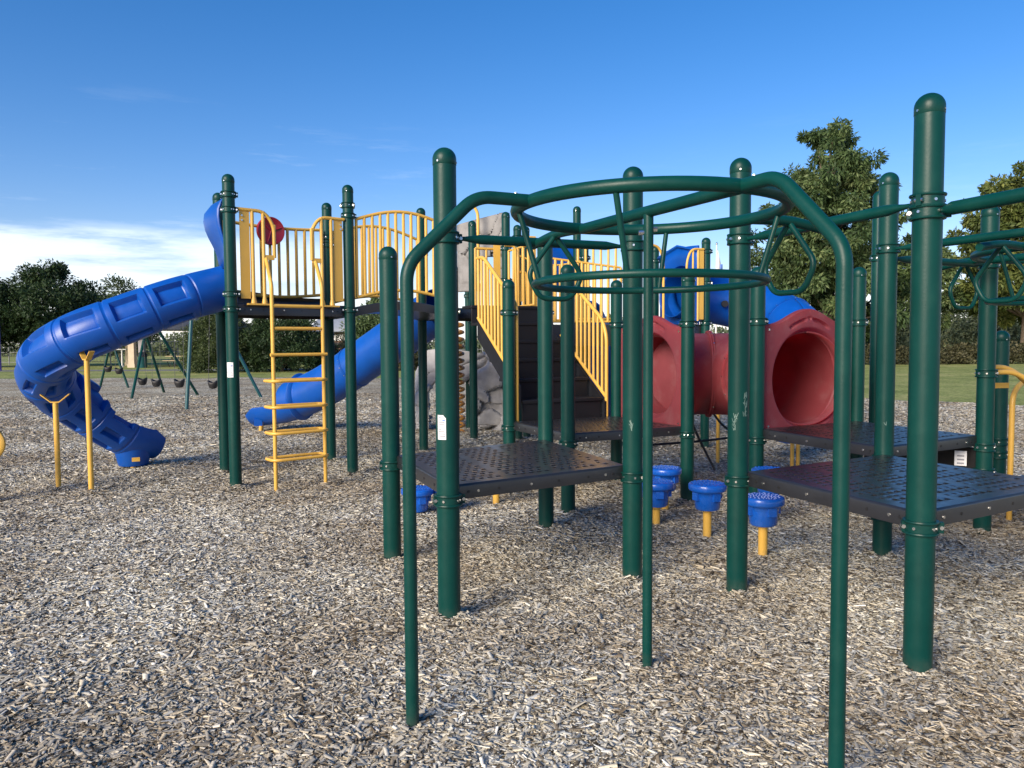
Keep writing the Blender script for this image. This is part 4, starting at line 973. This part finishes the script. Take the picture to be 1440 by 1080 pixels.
def tree(name, label, cat, x, y, H0, H1, prof, nclump, crad, per, L, mat, seed, trunk=.2, group=None, droop=.4, wid=.42, limbs=7, shell=.5):
    rg = np.random.default_rng(seed); t = thing(name, label, cat, (x, y, -.05), group)
    cl = crown_clumps(rg, prof, H0, H1, nclump, shell); rad = crad * rg.uniform(.45, 1.4, len(cl))
    V, F, sh = leaves(rg, cl, rad, per, L, droop, wid); V += np.array((0, 0, 0))
    o = link('crown', fast_mesh('crown', V, F, [mat], sh), t)
    mb = MB(); hh = H0 + (H1 - H0) * .72
    pts = [(x + .12 * trunk * math.sin(k * 1.3) * k, y + .1 * trunk * math.cos(k * 1.7) * k, -.1 + (hh + .1) * k / 6) for k in range(7)]
    mb.tube(pts, [trunk * (1.25 if k == 0 else 1) * (1 - .135 * k) for k in range(7)], 10)
    for k in range(min(limbs, len(cl))):
        c = cl[k * len(cl) // max(1, limbs)] ; z0_ = max(H0 * 1.05, c[2] - 1.2 * np.hypot(c[0], c[1]) * .8); z0_ = min(z0_, hh * .9)
        p0 = np.array((x, y, z0_)); p1 = np.array((x + c[0] * .9, y + c[1] * .9, c[2])); mid = (p0 + p1) / 2 + np.array((0, 0, .1 * np.hypot(c[0], c[1])))
        mb.tube(catmull([p0, mid, p1], 4), list(np.linspace(trunk * .42, trunk * .10, 9)), 7)
    part('trunk', mb, M['bark'], t)
    return t
ov = lambda w: (lambda h: w * np.clip(np.sin(PI * np.clip(.06 + .90 * h, 0, 1)), .05, 1) ** .75)
def pyr(w): return lambda h: w * np.interp(h, [0, .12, .35, .6, .82, 1], [.55, .92, 1., .80, .56, .24])
tree('tree', 'tall leafy tree rising behind the red tunnel mouth and green posts', 'tree', 21.9, 54, 1.6, 16.0, pyr(4.8), 420, .62, 210, .34, M['leaf_mid'], 1, .28, 'trees round the park', droop=.9, wid=.34, limbs=40, shell=.42)
tree('tree', 'smaller tree with a bare thin trunk between the two thickest posts at right', 'tree', 30.2, 57, 2.2, 8.9, ov(2.7), 85, .52, 170, .32, M['leaf_mid'], 2, .13, 'trees round the park', droop=.7, wid=.36, limbs=24, shell=.4)
tree('tree', 'golden green tree cut off by the right edge of the photo', 'tree', 37.2, 56, 3.0, 14.3, pyr(4.7), 240, .62, 240, .36, M['leaf_gold'], 3, .26, 'trees round the park', droop=.6, wid=.40, limbs=34, shell=.42)
tree('tree', 'broad dark tree behind the top of the spiral slide at left', 'tree', -36.2, 60, .9, 7.2, ov(4.1), 190, .85, 190, .26, M['leaf_dark'], 4, .22, 'trees round the park', droop=.1)
tree('tree', 'dark tree at the far left edge beside the broad dark tree', 'tree', -41.0, 58, .7, 7.3, ov(2.9), 110, .8, 170, .26, M['leaf_dark'], 5, .2, 'trees round the park', droop=.1)
tree('tree', 'distant round tree just showing above the middle of the spiral slide', 'tree', -40.6, 80, 1.2, 7.6, ov(3.6), 110, .95, 120, .32, M['leaf_bush'], 6, .2, 'trees round the park', droop=.1)
tree('tree', 'tree in front of the slate roof between two green posts', 'tree', -9.3, 55, .8, 4.4, ov(2.1), 80, .6, 130, .24, M['leaf_mid'], 7, .13, 'trees round the park', droop=.2)
sp = lambda w: (lambda h: w * np.interp(h, [0, .15, .5, .8, 1], [.85, 1., .95, .7, .25]))
tree('shrub', 'big rounded shrub just left of the tower post with the notice', 'shrub', -17.0, 45, .15, 3.9, sp(1.75), 150, .5, 150, .15, M['leaf_bush'], 8, .1, 'shrubs round the park', droop=0., shell=.7)
tree('shrub', 'wide dark shrub behind the yellow loop ladder', 'shrub', -13.6, 45.5, .15, 3.5, sp(2.1), 190, .5, 150, .15, M['leaf_dark'], 9, .1, 'shrubs round the park', droop=0., shell=.7)
tree('shrub', 'lower dark shrub right of the loop ladder, below the slate roof', 'shrub', -11.0, 48., .1, 1.9, sp(1.6), 90, .4, 130, .14, M['leaf_hedge'], 10, .08, 'shrubs round the park', droop=0., shell=.7)
tree('shrub', 'brownish shrub left of the grey climbing rock', 'shrub', -6.6, 46, .1, 2.2, sp(1.3), 70, .4, 120, .14, M['leaf_hedge'], 12, .08, 'shrubs round the park', droop=0., shell=.7)
def hedge():
    rg = np.random.default_rng(21); n = 620
    x = rg.uniform(11, 64, n); c = np.stack([x, 52 - .06 * (x - 11) + rg.normal(0, .45, n), rg.uniform(.05, 1.08, n) + .05 * np.sin(x * 2.1)], 1)
    V, F, sh = leaves(rg, c, .38 * rg.uniform(.7, 1.3, n), 85, .17, 0., .55)
    loc = (35., 50.8, -.05); V = V - np.array(loc)
    o = link('hedge', fast_mesh('hedge', V, F, [M['leaf_hedge']], sh), None, loc); tag(o, 'long low brownish hedge at the far end of the lawn', 'hedge')
hedge()
for i, (x, y, h, w) in enumerate(((30.5, 72, 3.6, 3.4), (36.5, 74, 3.9, 3.6), (42, 76, 5.3, 3.2), (46.5, 74, 4.6, 2.8), (51, 78, 4.5, 3.6), (57, 74, 4.2, 3.4))):
    lab = ['olive bush beyond the hedge, seen just right of the tunnel panel', 'olive bush beyond the hedge between the two thickest posts', 'tallest rounded bush beyond the hedge, under the hanging grips',
           'bush beyond the hedge half hidden by the post with the yellow rails', 'bush beyond the hedge right of the post with the yellow rails', 'last bush beyond the hedge at the right edge'][i]
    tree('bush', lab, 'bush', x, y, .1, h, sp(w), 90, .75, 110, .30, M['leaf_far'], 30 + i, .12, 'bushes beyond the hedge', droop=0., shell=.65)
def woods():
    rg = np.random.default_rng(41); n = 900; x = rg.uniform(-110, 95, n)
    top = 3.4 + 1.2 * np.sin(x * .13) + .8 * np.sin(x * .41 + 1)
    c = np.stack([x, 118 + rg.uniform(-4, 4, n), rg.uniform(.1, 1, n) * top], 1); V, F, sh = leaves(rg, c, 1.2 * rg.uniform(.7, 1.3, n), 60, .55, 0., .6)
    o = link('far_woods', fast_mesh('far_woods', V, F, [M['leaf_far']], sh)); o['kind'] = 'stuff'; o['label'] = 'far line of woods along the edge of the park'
woods()

# ------------------------------------------------------------------ swings, shelter and small things in the distance
def frame(label, ends, apexes, r, mat, loc):
    t = thing('swing_frame', label, 'swing frame', loc, 'swing frames')
    for legs, ap in zip(ends, apexes):
        for l in legs: part('leg', MB().tube([(l[0], l[1], -.1), ap], r, 10), M[mat], t)
    part('top_beam', MB().tube(apexes, r * 1.05, 10), M[mat], t)
frame('teal swing frame leg standing between the slide and the tall shrub', [((-7.9, 18.6),), ((-7.27, 22.4),)], [(-7.83, 18.9, 2.33), (-8.38, 22.0, 2.45)], .045, 'teal', (-8, 20.3, 0))
frame('low dark green toddler swing frame seen under the spiral slide', [((-15.2, 28.3), (-13.9, 27.9)), ((-11.17, 22.5), (-11.53, 25.5)), ((-9.55, 23.5),)], [(-14.6, 28.1, 1.75), (-11.4, 24.0, 1.95), (-10.2, 21.8, 2.35)], .042, 'green', (-11.4, 24, 0))
def bucket(label, x, y, z, top, rz):
    t = thing('bucket_swing', label, 'swing', (x, y, z), 'black bucket swings')
    mb = MB(); rows = []
    for f, w, d_ in ((0, .04, .03), (.015, .08, .07), (.07, .105, .09), (.14, .125, .10), (.19, .13, .105)):
        rows.append([(x + w * math.cos(a), y + d_ * math.sin(a), z - .09 + f + (.03 * math.cos(2 * a) if f > .13 else 0)) for a in np.linspace(0, 2 * PI, 20, endpoint=False)])
    mb.sheet(rows, closed_u=True); part('seat', mb, M['blackmatte'], t, solid=.03)
    for sx in (-1, 1): part('chain', MB().tube([(x + sx * .12, y, z + .09), (x + sx * .12 + .05 * rz, y + .1 * rz, top)], .0055, 6), M['chain'], t)
for lab, x, y, z, top in (('farthest black bucket swing, leftmost of the row', -14.7, 28.0, .68, 1.75), ('black bucket swing second from the left, close to the first', -14.1, 27.6, .62, 1.75),
                          ('black bucket swing just right of the dark front leg', -11.2, 23.3, .44, 2.0), ('black bucket swing hanging inside the dark A-shaped legs', -10.6, 22.9, .41, 2.05),
                          ('tilted black bucket swing left of the teal leg', -9.0, 20.8, .50, 2.6), ('black bucket swing just right of the teal leg', -8.25, 21.2, .44, 2.7)):
    bucket(lab, x, y, z, top, random.uniform(-1, 1))
sh = thing('picnic_shelter', 'open picnic shelter with a dark roof and pale columns', 'shelter', (-25.5, 58, -.05))
mb = MB(); v = [(-31, 54, 2.75), (-20.6, 54, 2.55), (-20.6, 62, 2.55), (-31, 62, 2.75), (-31, 58, 3.75), (-20.6, 58, 3.6)]
mb.add(v, [(0, 1, 5, 4), (2, 3, 4, 5), (1, 2, 5), (3, 0, 4)]); part('roof', mb, M['roofdark'], sh, solid=.12)
for x, y, m, w in ((-27.2, 55.2, 'beige', .42), (-26.5, 55.2, 'greycol', .36), (-21.2, 61, 'beige', .3), (-30.4, 61, 'beige', .3)): mb = MB(); mb.box((x, y, 1.3), (w, w, 2.75)); mb.box((x, y, .05), (w + .1, w + .1, .3)); part('column', mb, M[m], sh)
mb = MB(); mb.box((-25.8, 54.15, 2.55), (10, .12, .2)); part('beam', mb, M['white'], sh)
tb_ = thing('trash_can', 'teal trash can with a black domed lid beside the shelter column', 'trash can', (-26.1, 54.4, -.05))
mb = MB(); mb.lathe([(.27, 0), (.29, .05), (.30, .75), (.31, .78)], (-26.1, 54.4, -.05), 24); part('bin', mb, M['teal'], tb_)
mb = MB(); mb.lathe([(.33, .78), (.33, .86), (.30, .98), (.2, 1.1), (.08, 1.13)], (-26.1, 54.4, -.05), 24); part('lid', mb, M['blackmatte'], tb_)
pt = thing('picnic_table', 'pale wooden picnic table on dark legs left of the tall shrub', 'picnic table', (-23.9, 55.5, -.05))
for nm, (y, z, w) in (('tabletop', (55.5, .74, .75)), ('bench', (54.8, .44, .26)), ('bench', (56.2, .44, .26))):
    mb = MB()
    for k in range(3 if nm == 'tabletop' else 1): mb.box((-23.9, y + (k - 1) * .26 * (nm == 'tabletop'), z), (1.85, .24, .045))
    part(nm, mb, M['wood'], pt)
for sx in (-.6, .6): part('leg', MB().tube([(-23.9 + sx, 54.7, .40), (-23.9 + sx, 55.1, -.05), (-23.9 + sx, 55.5, .7), (-23.9 + sx, 55.9, -.05), (-23.9 + sx, 56.3, .40)], .025, 8), M['blackmatte'], pt)
wp = thing('drinking_fountain', 'thin white pedestal with a flat top far behind the slide', 'pedestal', (-28.6, 56.5, -.05))
mb = MB(); mb.lathe([(.12, 0), (.12, .06), (.06, .1), (.06, 1.25)], (-28.6, 56.5, -.05), 14); part('pedestal', mb, M['white'], wp)
mb = MB(); mb.box((-28.6, 56.5, 1.25), (.75, .35, .07)); part('basin', mb, M['white'], wp)
pp = thing('purple_post', 'slim dark purple post at the far left edge', 'post', (-33.4, 50.2, -.05)); mb = MB(); mb.tube([(-33.4, 50.2, -.1), (-33.4, 50.2, 4.1)], .09, 12); part('shaft', mb, M['purple'], pp)
mb = MB(); mb.lathe([(.1, 0), (.11, .02), (.06, .1)], (-33.4, 50.2, 4.08), 12); part('cap', mb, M['purple'], pp)
fn = thing('wire_fence', 'long grey wire fence crossing the field behind the swings', 'fence', (-22, 66, -.05))
for k in range(17): part('post', MB().tube([(-46 + k * 2.9, 66, -.1), (-46 + k * 2.9, 66, 1.9)], .045, 8), M['fence'], fn)
mb = MB()
for z in (.15, 1.0, 1.85): mb.tube([(-46, 66, z), (.5, 66, z)], .025, 6)
for k in range(160): x = -46 + k * .29; mb.tube([(x, 66, .1), (x + .29, 66, 1.85)], .006, 4); mb.tube([(x + .29, 66, .1), (x, 66, 1.85)], .006, 4)
part('wire_mesh', mb, M['fence'], fn)
bd = thing('park_building', 'low brown building with a slate roof behind the right ladder rail', 'building', (-12, 63, -.05))
mb = MB(); mb.box((-12.2, 63.5, 1.2), (6.4, 5.5, 2.5)); part('wall', mb, M['brick'], bd)
mb = MB(); v = [(-16, 60, 2.5), (-8.4, 60, 2.5), (-8.4, 67, 2.5), (-16, 67, 2.5), (-15, 63.5, 4.4), (-9.4, 63.5, 4.4)]; mb.add(v, [(0, 1, 5, 4), (1, 2, 5), (2, 3, 4, 5), (3, 0, 4)]); part('roof', mb, M['roofblue'], bd, solid=.1)
mb = MB(); mb.box((-12.8, 60.7, 2.05), (3.2, .08, .5)); part('sign_board', mb, M['white'], bd)
mb = MB(); mb.box((-12.8, 60.72, 1.5), (2.6, .06, .35)); part('window', mb, M['blackmatte'], bd)
fp = thing('flagpole', 'tall thin white flagpole beyond the blue tube slide', 'flagpole', (15.9, 60, -.05))
mb = MB(); mb.tube([(15.9, 60, -.1), (15.9, 60, 9.0)], [.07, .045], 10); part('pole', mb, M['white'], fp)
mb = MB(); mb.lathe([(.02, 0), (.09, .07), (.09, .12), (.02, .2)], (15.9, 60, 9.0), 12); part('finial', mb, M['steel'], fp)
mb = MB(); rows = []
for k in range(13):
    z = 8.75 - k * .17; w_ = .05 + .045 * k if k < 11 else .45 - .1 * (k - 10)
    rows.append([(15.95 + w_ * f, 60 + .06 * math.sin(f * 5 + k * .5), z - .25 * f) for f in np.linspace(0, 1, 6)])
mb.sheet(rows)
o = solo('flag', mb, M['white'], 'limp white flag with a blue emblem on the flagpole', 'flag', (15.95, 60, 8), solid=.01)
mb = MB(); mb.sheet([[(16.12 + .22 * f, 59.88 + .0 * f, z) for f in (0, .5, 1)] for z in (7.0, 7.25, 7.5)]); part('emblem', mb, M['inkblue'], o, solid=.01)
gr = MB(); gr.box((44, 57, 1.28), (9, .08, .14))
for k in range(6): gr.box((40 + k * 1.6, 57, .6), (.1, .06, 1.3))
solo('guard_rail', gr, M['white'], 'white rail showing just above the hedge at right', 'rail', (44, 57, -.05))

# ------------------------------------------------------------------ light, sky, camera
SUN_EL, SUN_AZ = R(25), R(217)                     # compass angle clockwise from +Y: behind the camera, to the left
sdv = Vector((math.sin(SUN_AZ) * math.cos(SUN_EL), math.cos(SUN_AZ) * math.cos(SUN_EL), math.sin(SUN_EL)))
sl = bpy.data.lights.new('sun', 'SUN'); sl.energy = 4.2; sl.angle = R(32); sl.color = (1., .87, .70)
so = bpy.data.objects.new('sun', sl); COL.objects.link(so); so.rotation_euler = (-sdv).to_track_quat('-Z', 'Y').to_euler(); so.location = (-8, -6, 12)
w = bpy.data.worlds.new('World'); S.world = w; w.use_nodes = True; nt = w.node_tree; L = nt.links.new
bg = nt.nodes['Background']; bg.inputs['Strength'].default_value = .12
sky = node(nt, 'ShaderNodeTexSky'); sky.sky_type = 'NISHITA'; sky.sun_disc = False; sky.sun_elevation = SUN_EL; sky.sun_rotation = SUN_AZ
sky.air_density = 1.0; sky.dust_density = .6; sky.ozone_density = 2.2; sky.altitude = 200
tc = node(nt, 'ShaderNodeTexCoord'); sx = node(nt, 'ShaderNodeSeparateXYZ'); L(tc.outputs['Generated'], sx.inputs[0])
def mth(op, a, b=None, c=None, clamp=False):
    n = node(nt, 'ShaderNodeMath', operation=op); n.use_clamp = clamp
    for k, v in enumerate((a, b, c)):
        if v is None: continue
        if isinstance(v, (int, float)): n.inputs[k].default_value = v
        else: L(v, n.inputs[k])
    return n.outputs[0]
def sstep(v, a, b):
    n = node(nt, 'ShaderNodeMapRange'); n.interpolation_type = 'SMOOTHSTEP'; n.inputs['From Min'].default_value = a; n.inputs['From Max'].default_value = b; L(v, n.inputs['Value']); return n.outputs['Result']
# clouds laid out on a flat layer overhead: direction / height
zc_ = mth('MAXIMUM', sx.outputs['Z'], .01)
hor = mth('SQRT', mth('ADD', mth('MULTIPLY', sx.outputs['X'], sx.outputs['X']), mth('MULTIPLY', sx.outputs['Y'], sx.outputs['Y'])))
def noise_dir(scale, zs, detail, off, rough=.6):
    mp = node(nt, 'ShaderNodeMapping'); mp.inputs['Scale'].default_value = (scale, scale, zs); mp.inputs['Location'].default_value = off
    L(tc.outputs['Generated'], mp.inputs['Vector']); n = node(nt, 'ShaderNodeTexNoise', Scale=1., Detail=detail, Roughness=rough); L(mp.outputs['Vector'], n.inputs['Vector']); return n.outputs['Fac']
X, Z = sx.outputs['X'], sx.outputs['Z']
west = sstep(X, .02, -.42)
edge = mth('ADD', Z, mth('MULTIPLY', mth('SUBTRACT', noise_dir(3., 16., 5., (1, 2, .3)), .5), .05))
edge2 = mth('ADD', edge, mth('MULTIPLY', X, -.0))
band = mth('MULTIPLY', sstep(edge2, .140, .118), sstep(edge2, .045, .085))
band = mth('MULTIPLY', band, mth('MULTIPLY', sstep(noise_dir(4., 30., 6., (3, .5, 2)), .30, .52), west))
low = mth('MULTIPLY', sstep(Z, .10, .02), .55)
wisp = mth('MULTIPLY', sstep(noise_dir(5., 42., 7., (7.3, 2.2, 1.6), .68), .54, .76), mth('MULTIPLY', sstep(Z, .08, .13), sstep(Z, .30, .20)))
wisp = mth('MULTIPLY', wisp, mth('ADD', mth('MULTIPLY', sstep(X, .1, -.35), .13), .04))
fac = mth('MAXIMUM', mth('MAXIMUM', mth('MULTIPLY', band, .62), low), wisp, clamp=True)
mix = node(nt, 'ShaderNodeMixRGB'); L(fac, mix.inputs['Fac']); hs = node(nt, 'ShaderNodeHueSaturation', Saturation=1.40); L(sky.outputs['Color'], hs.inputs['Color']); tn_ = node(nt, 'ShaderNodeMixRGB', blend_type='MULTIPLY', Fac=1.); L(hs.outputs['Color'], tn_.inputs['Color1']); tn_.inputs['Color2'].default_value = (1.08, .90, 1.03, 1); L(tn_.outputs['Color'], mix.inputs['Color1']); mix.inputs['Color2'].default_value = (8.0, 8.5, 9.0, 1)
L(mix.outputs['Color'], bg.inputs['Color'])

cam = bpy.data.cameras.new('camera'); co = bpy.data.objects.new('camera', cam); COL.objects.link(co)
cam.sensor_width = 36; cam.lens = 36 * 1082 / 1440; cam.clip_start = .05; cam.clip_end = 2000
til = math.atan(58 / 1082); roll = .0065
fw = Vector((0, math.cos(til), -math.sin(til))); u0 = Vector((0, math.sin(til), math.cos(til))); r0 = Vector((1, 0, 0))
rt = r0 * math.cos(roll) - u0 * math.sin(roll); up_ = u0 * math.cos(roll) + r0 * math.sin(roll)
co.matrix_world = Matrix(((rt.x, up_.x, -fw.x, 0), (rt.y, up_.y, -fw.y, 0), (rt.z, up_.z, -fw.z, 1.55), (0, 0, 0, 1)))
S.camera = co
S.view_settings.view_transform = 'Standard'; S.view_settings.look = 'None'; S.view_settings.gamma = 1.; S.view_settings.exposure = 0.5
S.render.engine = 'CYCLES'; S.cycles.max_bounces = 6; S.cycles.transparent_max_bounces = 4
